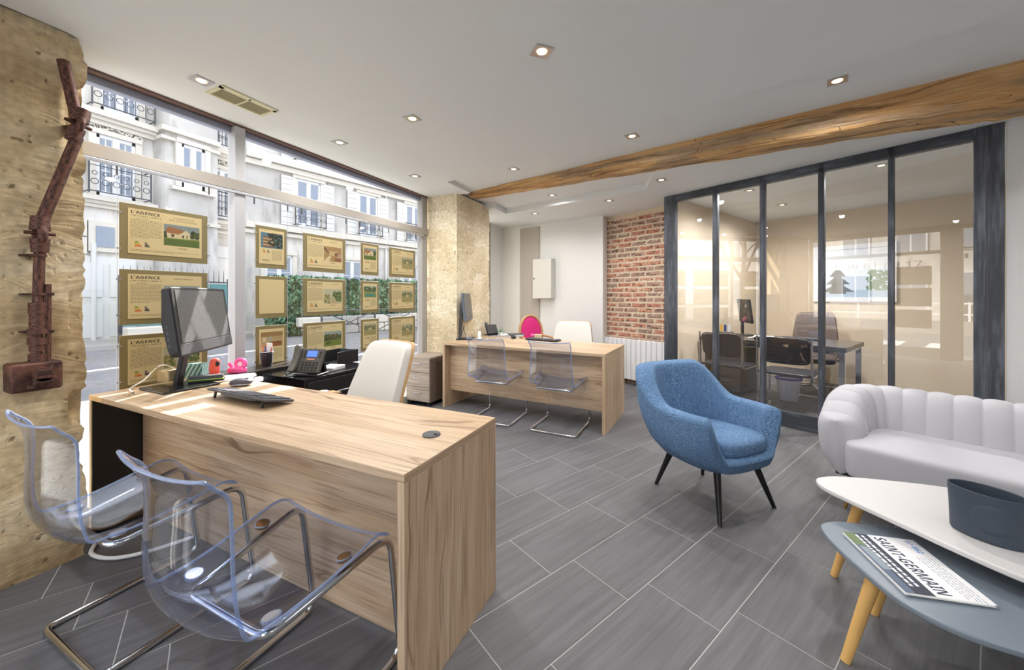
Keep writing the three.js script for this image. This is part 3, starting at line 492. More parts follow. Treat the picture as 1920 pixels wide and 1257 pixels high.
downlight(P(1016, 96, 2.5), Math.PI / 4, 'square ceiling spotlight alone in the middle of the main ceiling', 1.3);
downlight(P(1570, 151, 2.567), sB, 'square ceiling spotlight by the beam, above the cream sofa', 1.2);
downlight(P(1185, 255, 2.567), sB, 'square ceiling spotlight halfway along the oak beam');
downlight(P(963, 317, 2.567), sB, 'square ceiling spotlight near the end of the beam on the stone pier');
downlight(P(1240, 337, 2.49), sB, 'square ceiling spotlight in front of the brick wall corner of the glass partition', 0.7);
downlight(P(1035, 366, 2.567), sB, 'square ceiling spotlight in the raised ceiling recess above the rear desk');
downlight(P(1142, 376, 2.49), sB, 'square ceiling spotlight in front of the exposed brick wall', 0.6);
downlight(P(1003, 400, 2.49), sB, 'square ceiling spotlight over the grey strip by the back wall', 0.5);
downlight(P(1405, 357, 2.49), TURN, 'square ceiling spotlight inside the glass office above the two visitor chairs', 2.6);
downlight(P(1466, 384, 2.49), TURN, 'square ceiling spotlight deep inside the glass office by the back wall', 2.6);
downlight(P(1652, 310, 2.49), TURN, 'square ceiling spotlight inside the glass office above the chrome table legs', 2.6);
for (const [x, z, l] of [[1.6, 0.3, 'square ceiling spotlight above the coffee tables'], [2.9, -1.2, 'square ceiling spotlight above the far end of the sofa'], [-0.6, 0.4, 'square ceiling spotlight just inside the glass entrance door'], [3.4, 0.6, 'square ceiling spotlight by the plain end wall']]) downlight(V(x, 2.5, z), 0, l, 1.5);
{
  const g = thing('ventilation_grille', 'cream ventilation grille in the ceiling above the shopfront mullion', 'vent', P(457, 190, 2.52)), m = std(0xd9d4b4, 0.6), m2 = std(0xb9b596, 0.7);
  part(g, 'frame', merge([box(0.012, 0.008, 0.34).translate(-0.084, 0, 0), box(0.04, 0.008, 0.34).translate(0.07, 0, 0), box(0.156, 0.008, 0.02).translate(0, 0, -0.16), box(0.156, 0.008, 0.02).translate(0, 0, 0.16), box(0.156, 0.008, 0.01)]), m, [0, -0.004, 0]);
  for (let k = 0; k < 10; k++) part(g, 'slat', box(0.004, 0.01, 0.3).rotateZ(0.7), m2, [-0.07 + k * 0.0135, -0.002, 0]);
}
// ------------------------------------------------------------------ estate-agent posters hanging on wires in the shopfront
const canvas = (w, h) => { const c = document.createElement('canvas'); c.width = w; c.height = h; return c; };
const cv = canvas(2048, 1024), cx = cv.getContext('2d');
const cells = [];
function house(x, y, w, h, kind) {
  const R = (c, a, b, ww, hh) => { cx.fillStyle = c; cx.fillRect(x + a * w, y + b * h, ww * w, hh * h); };
  const Po = (c, pts) => { cx.fillStyle = c; cx.beginPath(); pts.forEach(([a, b], i) => i ? cx.lineTo(x + a * w, y + b * h) : cx.moveTo(x + a * w, y + b * h)); cx.closePath(); cx.fill(); };
  const blobs = (n, x0, x1, y0, y1, r, cols) => { for (let k = 0; k < n; k++) { cx.fillStyle = cols[Math.floor(rnd() * cols.length)]; cx.beginPath(); cx.arc(x + Math.min(0.97, Math.max(0.03, rr(x0, x1))) * w, y + Math.min(0.97, Math.max(0.04, rr(y0, y1))) * h, rr(0.4, 1) * r * h, 0, 7); cx.fill(); } };
  cx.save(); cx.beginPath(); cx.rect(x, y, w, h); cx.clip();
  if (kind === 'villa') { R('#8ea3b4', 0, 0, 1, 1); R('#c9cfd2', 0, 0.3, 1, 0.3); R('#5f7a2e', 0, 0.62, 1, 0.4); R('#8b9a4a', 0, 0.6, 1, 0.08); Po('#b07a4e', [[0.02, 0.38], [0.12, 0.1], [0.5, 0.2], [0.62, 0.42], [0.3, 0.45]]); Po('#e8dfc6', [[0.08, 0.4], [0.4, 0.44], [0.62, 0.2], [0.74, 0.45], [0.74, 0.62], [0.08, 0.64]]); R('#4b4136', 0.2, 0.45, 0.08, 0.12); R('#4b4136', 0.5, 0.46, 0.05, 0.13); R('#4b4136', 0.62, 0.45, 0.03, 0.13); blobs(60, 0.76, 1, 0.25, 0.55, 0.08, ['#3f4f24', '#5a6a32', '#2f3c1c']); blobs(12, 0, 0.06, 0.4, 0.6, 0.07, ['#3f4f24']); }
  else if (kind === 'tower') { R('#5b8db4', 0, 0, 1, 1); for (let k = 0; k < 7; k++) R(k % 2 ? '#d8b48c' : '#8a6248', 0.1, 0.25 + k * 0.1, 0.5, 0.09); blobs(90, 0.35, 1, 0, 0.95, 0.1, ['#1e281c', '#2c3a28', '#39442c']); }
  else if (kind === 'kitchen') { R('#b89a6e', 0, 0, 1, 1); Po('#6e4a30', [[0, 0], [0.3, 0.45], [0.3, 0.5], [0, 0.2]]); R('#d9c59c', 0.3, 0.3, 0.45, 0.3); R('#7a5238', 0.62, 0.4, 0.2, 0.2); R('#c7a9a0', 0.75, 0.45, 0.25, 0.3); Po('#e6dcc4', [[0.05, 0.9], [0.3, 0.62], [0.42, 0.62], [0.3, 1], [0.05, 1]]); R('#9c6a4c', 0.6, 0.75, 0.4, 0.25); }
  else if (kind === 'parlour') { R('#c9b48c', 0, 0, 1, 1); R('#a88b60', 0, 0, 1, 0.3); R('#e9e0c8', 0.08, 0.34, 0.16, 0.3); R('#b9c2c4', 0.34, 0.32, 0.14, 0.28); R('#a2683a', 0.4, 0.68, 0.55, 0.28); R('#7d4b28', 0.42, 0.66, 0.5, 0.06); }
  else if (kind === 'alley') { R('#cdd2c4', 0, 0, 1, 1); blobs(120, 0.5, 1, 0.2, 0.8, 0.09, ['#4f6a3a', '#64804a', '#3a5230', '#7f9a5c']); blobs(50, 0, 0.3, 0.4, 0.95, 0.08, ['#9a8f5c', '#7a8a4a', '#b8b07c']); Po('#cfc3a2', [[0.3, 1], [0.48, 0.5], [0.56, 0.5], [0.8, 1]]); }
  else if (kind === 'lawn') { R('#a9bccb', 0, 0, 1, 1); blobs(150, 0, 1, 0.25, 0.6, 0.1, ['#4c5c34', '#66743e', '#3a4628', '#8a7a5a']); R('#7d9440', 0, 0.62, 1, 0.4); blobs(20, 0.05, 0.35, 0.7, 0.85, 0.05, ['#4c5c34']); }
  else if (kind === 'pool') { R('#b8cad2', 0, 0, 1, 1); blobs(100, 0, 1, 0.1, 0.5, 0.09, ['#4c6a3c', '#5e7c46', '#3c5230']); R('#8fa05c', 0, 0.55, 1, 0.45); Po('#4f9a9c', [[0.2, 0.7], [0.8, 0.68], [0.95, 0.9], [0.1, 0.92]]); }
  else { R('#c3c6ba', 0, 0, 1, 1); blobs(80, 0, 1, 0.2, 0.55, 0.1, ['#8a8f68', '#9aa074', '#757b58']); R('#b3ad7e', 0, 0.58, 1, 0.42); R('#d9cfae', 0.4, 0.35, 0.2, 0.22); }
  cx.restore();
}
function energy(x, y, s) { ['#6f9e3c', '#a9bf3e', '#e8c53a', '#ea9638', '#dd5a34'].forEach((c, k) => { cx.fillStyle = c; cx.fillRect(x, y + k * s * 0.2, s * (0.45 + k * 0.14), s * 0.17); }); ['#8e8e96', '#77777f', '#606068', '#4c4c54', '#3a3a42'].forEach((c, k) => { cx.fillStyle = c; cx.fillRect(x + s * 1.45, y + k * s * 0.2, s * (0.3 + k * 0.12), s * 0.17); }); }
function logo(x, y, k) { cx.fillStyle = '#3c3838'; cx.textAlign = 'left'; cx.font = 'bold ' + 24 * k + 'px sans-serif'; cx.save(); cx.translate(x, y); cx.scale(1.22, 1); cx.fillText("L'AGENCE", 0, 0); cx.restore(); cx.font = 'bold ' + 10.5 * k + 'px sans-serif'; 'INTERNATIONALE'.split('').forEach((c, i) => cx.fillText(c, x + i * 10.6 * k, y + 15 * k)); }
function lines(x, y, w, n, dy) { for (let k = 0; k < n; k++) { let a = 0; const end = k === n - 1 ? w * 0.6 : w; while (a < end) { const l = Math.min(rr(6, 26), end - a); cx.fillStyle = 'rgba(62,54,44,0.72)'; cx.fillRect(x + a, y + k * dy, l, 2.6); a += l + 4; } } }
function landscape(col, row, kind, title, price) {
  const x = col * 480, y = row * 340, w = 478, h = 338; cx.fillStyle = '#f3e6c2'; cx.fillRect(x, y, 480, 340); logo(x + 14, y + 36, 1.3);
  lines(x + 50, y + 68, 110, 1, 8); lines(x + 14, y + 80, 190, 15, 9.5); energy(x + 40, y + 244, 40); house(x + 216, y + 82, w - 232, 170, kind);
  cx.fillStyle = '#5c5040'; cx.font = '15px sans-serif'; cx.textAlign = 'center'; title.forEach((t, i) => cx.fillText(t, x + 350, y + 34 + i * 20)); cx.font = 'bold 14px sans-serif'; cx.fillText(price, x + 340, y + 276); lines(x + 14, y + 306, 450, 2, 8);
  cells.push([x / 2048, 1 - (y + h) / 1024, (x + w) / 2048, 1 - y / 1024]); return cells.length - 1;
}
function portrait(col, row, kind) {
  const x = 1440 + col * 264, y = row * 340, w = 262, h = 338; cx.fillStyle = '#f3e6c2'; cx.fillRect(x, y, 264, 340);
  if (kind) { house(x + 16, y + 30, 230, 150, kind); energy(x + 40, y + 196, 30); lines(x + 130, y + 200, 110, 12, 9); logo(x + 26, y + 304, 0.6); }
  cells.push([x / 2048, 1 - (y + h) / 1024, (x + w) / 2048, 1 - y / 1024]); return cells.length - 1;
}
const ST = ['ST GERMAIN EN LAYE', 'PROX. LYCEE INTERNATIONAL'];
const prints = [
  landscape(0, 0, 'villa', ST, '1 195 000 €'), landscape(0, 1, 'lawn', ['MAISON FAMILIALE'], '980 000 €'), landscape(0, 2, 'alley', ['MAISON'], '890 000 €'),
  portrait(0, 0, 'tower'), portrait(0, 1, null), portrait(0, 2, 'parlour'),
  landscape(1, 0, 'kitchen', ['APPARTEMENT'], '640 000 €'), landscape(1, 1, 'alley', ['VILLA ET JARDIN'], '1 250 000 €'), landscape(1, 2, 'lawn', ['PROPRIETE'], '1 480 000 €'),
  portrait(1, 0, 'villa'), portrait(1, 1, 'pool'), portrait(1, 2, 'other'),
  landscape(2, 0, 'other', ['MAISON'], '720 000 €'), landscape(2, 1, 'other', ['DEMEURE'], '1 390 000 €'), landscape(2, 2, 'other', ['MAISON'], '815 000 €')];
const tPoster = new THREE.CanvasTexture(cv); tPoster.colorSpace = THREE.SRGBColorSpace;
M.print = phy(0xe0d7bf, 0.6, { map: tPoster, transmission: 0.3, thickness: 0 });
{
  const pX = -2.965, pP = V(pX, 0, 0), pN = V(1, 0, 0), zOf = (u) => PP(u, 500, pP, pN).z;
  const cols = [[223.2, 388.9], [479, 537.4], [568, 647.3], [676.5, 709.5], [729.5, 778]], Hp = 0.326;
  const what = [['white villa with red roof and green lawn', 'house between lawns and trees', 'house with orange flowers'], ['tall flat block behind dark trees', 'blank cream sheet', 'parlour with orange wooden table'], ['beamed kitchen', 'garden path between hedges', 'wide green lawn with trees'], ['narrow print of a white villa', 'swimming pool among trees', 'narrow print of a pale house in fields'], ['pale meadow under trees, top of its column', 'pale meadow and manor, middle of its column', 'pale meadow and house, bottom of its column']];
  cols.forEach(([u0, u1], c) => {
    const z0 = zOf(u0), z1 = zOf(u1), w = Math.abs(z1 - z0);
    for (let r = 0; r < 3; r++) {
      const y = 1.808 - r * 0.386 - Hp / 2;
      const t = thing('window_poster', 'gold-bordered property poster on wires, showing ' + what[c][r], 'poster', [pX, y, (z0 + z1) / 2], Math.PI / 2, 'posters hanging in the shopfront');
      const land = w > 0.36, bw = land ? 0.036 : w < 0.25 ? 0.024 : 0.032, bh = 0.03; part(t, 'backing', rbox(w, Hp, 0.005, 0.002, 1), M.olive);
      const g = new THREE.BoxGeometry(w - 2 * bw, Hp - 2 * bh, 0.0015), [a, b, cc, d] = cells[prints[c * 3 + r]], uv = g.attributes.uv; for (let k = 0; k < uv.count; k++) uv.setXY(k, a + uv.getX(k) * (cc - a), b + uv.getY(k) * (d - b));
      part(t, 'printed_sheet', g, M.print, [0, 0.004, 0.004]);
      for (const s of [-1, 1]) for (const v of [-1, 1]) part(t, 'clamp', box(0.022, 0.008, 0.01), M.alu, [s * (w / 2 + 0.003), v * Hp * 0.32, 0]);
    }
    for (const [z, e] of [[z0, 1], [z1, -1]]) { const wr2 = thing('hanging_wire', 'steel wire at the ' + (e > 0 ? 'front' : 'middle') + ' pier side of the ' + ['villa', 'flat block', 'kitchen', 'swimming pool', 'meadow'][c] + ' posters', 'wire', [pX, 0, z + e * 0.009], 0, 'poster wires'); part(wr2, 'wire', bar([0, 0.02, 0], [0, 2.01, 0], 0.0016, 0.0016, 6), M.alu); part(wr2, 'top_fixing', cyl(0.005, 0.005, 0.05, 10), M.plasticGrey, [0, 1.985, 0]); }
  });
  // poster backs in the entrance window
  for (let r = 0; r < 3; r++) { const t = thing('window_poster', 'plain beige poster back in the entrance window, ' + ['top', 'middle', 'bottom'][r] + ' of three', 'poster', A(1.62, 1.64 - r * 0.386, 5.42), TURN, 'poster backs in the entrance window'); part(t, 'backing', rbox(0.453, 0.326, 0.005, 0.002, 1), M.olive); part(t, 'printed_sheet', box(0.38, 0.26, 0.0015), M.paper, [0, 0, 0.004]); }
}
{
  const { FontLoader } = await import('three/addons/loaders/FontLoader.js'), { TextGeometry } = await import('three/addons/geometries/TextGeometry.js');
  const font = await new FontLoader().loadAsync('fonts/droid/droid_sans_regular.typeface.json');
  const g = new TextGeometry('01 30 61 89 17', { font, size: 0.1, depth: 0.001, curveSegments: 4 }); g.center();
  solo('telephone_lettering', 'grey telephone number lettering on the entrance window glass', 'lettering', g.scale(1.5, 1, 1), std(0x55565c, 0.6), A(1.05, 1.86, 5.526), TURN);
}
// ------------------------------------------------------------------ old iron blind crank on the front pier
{
  const fx = -2.655, pl = V(-2.62, 0, 0), nn = V(1, 0, 0), q = (u, v) => { const p = PP(u, v, pl, nn); return [p.x - fx, p.y, p.z]; };
  const t = thing('blind_crank', 'rusty brown iron shutter crank with jointed rods on the stone pier', 'crank', [fx, 0, 0]);
  const B = q(68, 705), J = q(75, 440), K = q(145, 238), T = q(122, 112);
  part(t, 'gearbox', rbox(0.1, 0.125, 0.15, 0.012, 3), M.rust, [B[0] - 0.01, B[1], B[2] + 0.005]);
  part(t, 'shaft_boss', merge([cyl(0.028, 0.03, 0.05).rotateZ(Math.PI / 2).translate(0.05, 0.012, -0.005), rbox(0.03, 0.035, 0.06, 0.008).translate(0.06, -0.015, -0.005), rbox(0.03, 0.03, 0.05, 0.008).translate(0.062, 0.02, -0.005)]), M.rust, [B[0], B[1], B[2]]);
  const rod = part(t, 'lower_rod', bar([B[0], B[1] + 0.06, B[2]], [J[0], J[1] - 0.03, J[2]], 0.018), M.rust);
  const col = (v, r, h) => { const p = q(70.5, v); part(t, 'collar', cyl(r * 1.35, r * 1.35, h, 8), M.rust, [B[0], p[1], (B[2] + J[2]) / 2]); };
  col(640, 0.024, 0.03); col(652, 0.02, 0.03); col(622, 0.026, 0.02); col(600, 0.02, 0.1); col(578, 0.022, 0.05); col(552, 0.021, 0.01); col(479, 0.02, 0.01); col(672, 0.022, 0.04);
  for (const v of [552, 479, 622]) { const p = q(62, v); part(t, 'wall_bracket', box(0.1, 0.008, 0.05), M.rust, [B[0] - 0.05, p[1], p[2] + 0.005]); }
  const s0 = q(88, 690), s1 = q(89, 533); part(t, 'side_rod', bar([B[0] + 0.01, s0[1], s0[2]], [B[0] + 0.01, s1[1], s1[2]], 0.01), M.rust);
  for (const v of [552, 622]) { const p = q(89, v); part(t, 'side_clip', box(0.02, 0.012, 0.055), M.rust, [B[0] + 0.01, p[1], p[2] + 0.012]); }
  const knuckle = (p, dir, k) => { const g = part(t, 'universal_joint', cyl(0.031, 0.027, 0.06, 14), M.rust, p); g.quaternion.setFromUnitVectors(V(0, 1, 0), dir); part(g, 'fork', new THREE.TorusGeometry(0.034, 0.016, 10, 18), M.rust, [0, 0.05, 0]); part(g, 'pin', cyl(0.008, 0.008, 0.09, 10).rotateX(Math.PI / 2), M.rust, [0, 0.055, 0]); part(g, 'socket', cyl(0.028, 0.033, 0.06, 14), M.rust, [0, 0.1, 0]); };
  const vec = (a, b) => V(b[0] - a[0], b[1] - a[1], b[2] - a[2]).normalize();
  knuckle([J[0], J[1] - 0.05, J[2]], V(0, 1, 0)); part(t, 'middle_rod', bar([J[0], J[1] + 0.04, J[2]], [K[0], K[1] - 0.05, K[2]], 0.022), M.rust);
  knuckle([K[0] - vec(J, K).x * 0.04, K[1] - 0.04, K[2] - vec(J, K).z * 0.04], vec(J, K)); part(t, 'upper_rod', bar([K[0], K[1] + 0.03, K[2]], [T[0] - 0.02, T[1], T[2]], 0.022), M.rust);
}
// ------------------------------------------------------------------ desks
const DK = 0.74;
{
  const t = thing('front_desk', 'large oak-look desk with black left panel facing the clear visitor chairs', 'desk', [-1.82, 0, -1.16]), hw = 1.067, hd = 0.29, th = 0.028;
  part(t, 'desktop', rbox(2 * hw - 0.17, th, 2 * hd, 0.003, 1, 'x', [0.2, 0.1]), M.oak, [0.085, DK - th / 2, 0]);
  part(t, 'desktop_end', rbox(0.168, th, 2 * hd, 0.003, 1, 'z', [0.5, 0.4]), M.oak, [-hw + 0.084, DK - th / 2, 0]);
  part(t, 'side_panel', rbox(0.028, DK - th, 2 * hd, 0.002, 1, 'y', [0.1, 0.3]), M.oak, [hw - 0.014, (DK - th) / 2, 0]);
  part(t, 'black_side_panel', rbox(0.028, DK - th, 2 * hd - 0.004, 0.002, 1), M.darkWood, [-hw + 0.026, (DK - th) / 2, 0]); part(t, 'edge_strip', box(0.026, DK - th, 0.004), M.taupe, [-hw + 0.026, (DK - th) / 2, hd + 0.0]);
  part(t, 'modesty_panel', rbox(2 * hw - 0.07, DK - th - 0.025, 0.019, 0.002, 1, 'x', [0.7, 0.55]), M.oak, [0, (DK - th + 0.025) / 2, hd - 0.215]);
  const g = P(809, 816, DK); const gr = part(t, 'cable_grommet', new THREE.LatheGeometry([[0, 0.002], [0.024, 0.002], [0.026, 0.004], [0.033, 0.005], [0.034, 0.001]].map((p) => new THREE.Vector2(...p)), 28), M.plasticGrey, [g.x + 1.82, DK, g.z + 1.16]); part(gr, 'cable_slot', box(0.02, 0.002, 0.012), M.black, [0.02, 0.005, -0.006]);
}
{
  const t = thing('side_counter', 'narrow black counter along the shopfront beside the front desk', 'counter', [-2.86, 0, -1.9]);
  part(t, 'top', rbox(0.24, 0.04, 0.88, 0.003, 1), M.blackWood, [0, DK - 0.02, 0]); part(t, 'end_panel', box(0.22, DK - 0.04, 0.025), M.darkWood, [0, (DK - 0.04) / 2, -0.42]); part(t, 'end_panel', box(0.22, DK - 0.04, 0.025), M.darkWood, [0, (DK - 0.04) / 2, 0.42]); part(t, 'back_panel', box(0.015, 0.4, 0.8), M.darkWood, [0.06, 0.45, 0]);
  const c = thing('low_cabinet', 'glossy black low cabinet carrying the desk telephone', 'cabinet', [-2.495, 0, -1.97]);
  part(c, 'body', rbox(0.43, 0.68, 0.6, 0.003, 1), M.blackWood, [0, 0.36, 0]); part(c, 'top', rbox(0.45, 0.02, 0.62, 0.003, 1), M.blackGloss, [0, 0.71, 0]); for (const k of [0, 1, 2]) { const d = part(c, 'drawer', rbox(0.012, 0.2, 0.56, 0.003, 1), M.darkWood, [0.22, 0.16 + k * 0.215, 0]); part(d, 'handle', bar([0.014, 0, -0.06], [0.014, 0, 0.06], 0.005), M.alu); } part(c, 'plinth', box(0.4, 0.03, 0.56), M.black, [0, 0.015, 0]);
}
{
  const fr = P(1135, 664.5, DK), t = thing('rear_desk', 'oak-look desk with pink and white chairs behind it, before the back wall', 'desk', [fr.x, 0, fr.z], -3.6 * Math.PI / 180), L = 1.87, W = 0.8, th = 0.03;
  part(t, 'desktop', rbox(L, th, W, 0.003, 1, 'x', [0.9, 0.7]), M.oak, [-L / 2, DK - th / 2, -W / 2]); for (const x of [-0.016, -L + 0.016]) part(t, 'side_panel', rbox(0.03, DK - th, W, 0.002, 1, 'y', [x, 0.2]), M.oak, [x, (DK - th) / 2, -W / 2]);
  part(t, 'modesty_panel', rbox(L - 0.064, 0.53, 0.019, 0.002, 1, 'x', [0.3, 0.3]), M.oak, [-L / 2, DK - th - 0.265, -0.12]);
}
{
  const t = thing('drawer_unit', 'grey wood drawer unit on castors between shopfront and rear desk', 'drawer unit', [-2.83, 0, -3.68]);
  part(t, 'carcass', rbox(0.34, 0.5, 0.36, 0.002, 1, 'y'), std(0x6b5a4e, 0.5), [0, 0.3, -0.01]); part(t, 'top', rbox(0.35, 0.02, 0.39, 0.002, 1, 'x'), M.ash, [0, 0.56, 0]); for (const k of [0, 1, 2]) { const d = part(t, 'drawer', rbox(0.33, 0.162, 0.018, 0.002, 1, 'x', [k * 0.4, k * 0.23]), M.ash, [0, 0.138 + k * 0.167, 0.18]); part(d, 'handle', pipe([[-0.05, 0, 0], [-0.05, 0, 0.018], [0.05, 0, 0.018], [0.05, 0, 0]], 0.004, 0.012), M.alu, [0, 0.02, 0.008]); }
  for (const [x, z] of [[-0.13, -0.14], [0.13, -0.14], [-0.13, 0.14], [0.13, 0.14]]) part(t, 'castor', cyl(0.024, 0.024, 0.03).rotateZ(Math.PI / 2), M.black, [x, 0.025, z]);
}
// ------------------------------------------------------------------ clear cantilever chairs
function clearChair(label) {
  const t = thing('clear_chair', label, 'chair', [0, 0, 0], 0, 'clear cantilever visitor chairs');
  const prof = new THREE.CatmullRomCurve3([V(0, 0.452, -0.37), V(0, 0.468, -0.34), V(0, 0.452, -0.24), V(0, 0.428, -0.1), V(0, 0.423, 0.0), V(0, 0.443, 0.072), V(0, 0.5, 0.112), V(0, 0.6, 0.124), V(0, 0.72, 0.123), V(0, 0.805, 0.13), V(0, 0.85, 0.15)]);
  const hw = (k) => 0.243 - 0.03 * sm(0.1, 0.5, k) - 0.022 * sm(0.5, 0.9, k) + 0.006 * sm(0.9, 1, k);
  const f = (s, k) => { const p = prof.getPointAt(k), x = (s - 0.5) * 2, seat = 1 - sm(0.42, 0.62, k), b = Math.abs(x) ** 2.4, edge = sm(0.93, 1, k); return V(x * hw(k), p.y + b * (0.035 * seat * (1 - 0.3 * sm(0.1, 0, k))) + b * 0.01 * edge, p.z - b * 0.05 * (1 - seat) * (1 - edge * 0.6) + b * 0.0); };
  const fs = (s, k, off) => { const p = f(s, k), a = f(Math.min(1, s + 0.01), k).sub(f(Math.max(0, s - 0.01), k)), b = f(s, Math.min(1, k + 0.01)).sub(f(s, Math.max(0, k - 0.01))); return p.addScaledVector(a.cross(b).normalize(), off); };
  const top = surf(36, 60, (s, k) => fs(s, k, 0.003)), bot = surf(36, 60, (s, k) => fs(1 - s, k, -0.003));
  part(t, 'shell', merge([top, bot]), M.acrylic);
  const edge = []; for (let i = 0; i <= 40; i++) edge.push(f(0, i / 40)); for (let i = 1; i <= 16; i++) edge.push(f(i / 16, 1)); for (let i = 1; i <= 40; i++) edge.push(f(1, 1 - i / 40)); for (let i = 1; i < 16; i++) edge.push(f(1 - i / 16, 0));
  part(t, 'rim', new THREE.TubeGeometry(new THREE.CatmullRomCurve3(edge, true), 260, 0.0046, 8, true), M.rim);
  const w = 0.222, r = 0.0115;
  for (const s of [-1, 1]) part(t, 'side_frame', pipe([[s * (w - 0.045), 0.404, -0.06], [s * (w - 0.03), 0.42, -0.17], [s * w, 0.452, -0.4], [s * w, r, -0.455], [s * w, r, 0.0]], r, 0.06, false, 12, 90), M.chrome);
  part(t, 'floor_bar', pipe([[-w, r, -0.02], [-w, r, 0.04], [w, r, 0.04], [w, r, -0.02]], r, 0.045, false, 12, 60), M.chrome); part(t, 'seat_bar', pipe([[-w + 0.045, 0.404, -0.07], [-w + 0.05, 0.402, -0.01], [w - 0.05, 0.402, -0.01], [w - 0.045, 0.404, -0.07]], r, 0.05, false, 12, 50), M.chrome);
  for (const s of [-1, 1]) for (const k of [0.16, 0.4]) { const p = f(0.5 + s * 0.41, k), m = part(t, 'fixing_disc', cyl(0.021, 0.021, 0.012, 24), k < 0.3 ? std(0x8d6a45, 0.35, { metalness: 0.6 }) : M.alu, [p.x, p.y - 0.002, p.z], [s * 0, 0, s * 0.18]); part(m, 'disc_ring', new THREE.TorusGeometry(0.022, 0.0025, 8, 24).rotateX(Math.PI / 2), M.rim, [0, 0.004, 0]); }
  return t;
}
const chA = clearChair('clear plastic cantilever chair next to the stone pier at the front desk'); chA.position.set(-1.97, 0, -0.585);
copy(chA, 'clear plastic cantilever chair in the middle of the front desk, away from the pier', [-1.14, 0, -0.587], 0);
copy(chA, 'clear plastic cantilever chair at the rear desk, towards the drawer unit', [-1.795, 0, -3.327], 0.03); copy(chA, 'clear plastic cantilever chair at the rear desk, towards the radiator', [-1.13, 0, -3.327], -0.02);
// ------------------------------------------------------------------ white swivel chairs
function swivelChair(label, leather, shell, hgt = 0.96, wide = 0.235) {
  const t = thing('swivel_chair', label, 'office chair');
  const hB = (hgt - 0.43) / 2, bend = (off) => (p) => { const k = Math.min(1, Math.max(0, (p.y + hB) / (2 * hB))); const wv = (wide - 0.055 * k ** 1.5) / wide; p.x *= wv; p.z += -0.17 * k ** 1.3 + 0.05 * (p.x / wide) ** 2 * (1 - 0.3 * k) + off; const seam = Math.exp(-(((k - 0.56) / 0.02) ** 2)); if (off > -0.01) p.z -= seam * 0.012; p.y += 0.43 + hB; return p; };
  part(t, 'back_cushion', pad(wide, hB, 0.034, 0.22, 0.2, bend(0), 56, 60), leather, [0, 0, -0.2]);
  part(t, 'back_shell', pad(wide + 0.006, hB + 0.004, 0.012, 0.18, 0.16, bend(-0.036), 48, 40), shell, [0, 0, -0.2]);
  part(t, 'seat_cushion', pad(0.25, 0.045, 0.24, 0.4, 0.3, (p) => { p.y += 0.47 - 0.03 * (p.z / 0.24); return p; }), leather, [0, 0, 0.02]); part(t, 'seat_shell', pad(0.245, 0.02, 0.235, 0.4, 0.3, (p) => { p.y += 0.425; return p; }), shell, [0, 0, 0.02]);
  for (const s of [-1, 1]) { const a = part(t, 'armrest', surf(10, 24, (u, k) => { const th = -u * 2 * Math.PI; return V(s * (0.275 + 0.01 * Math.sin(k * 3.1)) + 0.026 * Math.cos(th), 0.655 + 0.012 * Math.sin(k * 3) + 0.011 * Math.sin(th) * Math.min(1, 8 * Math.min(k, 1 - k) + 0.15), -0.16 + k * 0.33); }, true), shell); part(a, 'arm_pad', pad(0.024, 0.01, 0.11, 0.4, 0.4), leather, [s * 0.28, 0.672, 0.02]); part(a, 'arm_support', pipe([[s * 0.275, 0.65, 0.02], [s * 0.28, 0.44, 0.0], [s * 0.2, 0.41, 0.0]], 0.012, 0.05), M.chrome); }
  part(t, 'gas_column', cyl(0.025, 0.03, 0.32), M.chrome, [0, 0.25, 0]);
  for (let k = 0; k < 5; k++) { const a = k * 2 * Math.PI / 5, l = part(t, 'base_arm', bar([0, 0.1, 0], [0.28 * Math.cos(a), 0.075, 0.28 * Math.sin(a)], 0.024, 0.014), M.chrome); part(l, 'castor', merge([cyl(0.027, 0.027, 0.016).rotateZ(Math.PI / 2).translate(0.014, 0, 0), cyl(0.027, 0.027, 0.016).rotateZ(Math.PI / 2).translate(-0.014, 0, 0)]), M.black, [0.28 * Math.cos(a), 0.029, 0.28 * Math.sin(a)]); }
  return t;
}
swivelChair('cream leather swivel armchair with wooden shell behind the front desk', M.leather, M.ply, 0.975, 0.245).position.copy(D(634, 2.12)); scene.children.at(-1).rotation.y = -0.2;
{ const c = swivelChair('cream swivel chair with a low wide back behind the rear desk', M.leather, M.ply, 0.925, 0.28); c.position.copy(D(1068, 4.86)); c.rotation.y = 0.12; }
{
  const c = swivelChair('brown leather swivel chair behind the dark office table', std(0x4a3a32, 0.4), std(0x8a5a34, 0.4), 1.04, 0.26); const p = A(1.02, 0, -1.9); c.position.copy(p); c.rotation.y = TURN + 0.15;
}
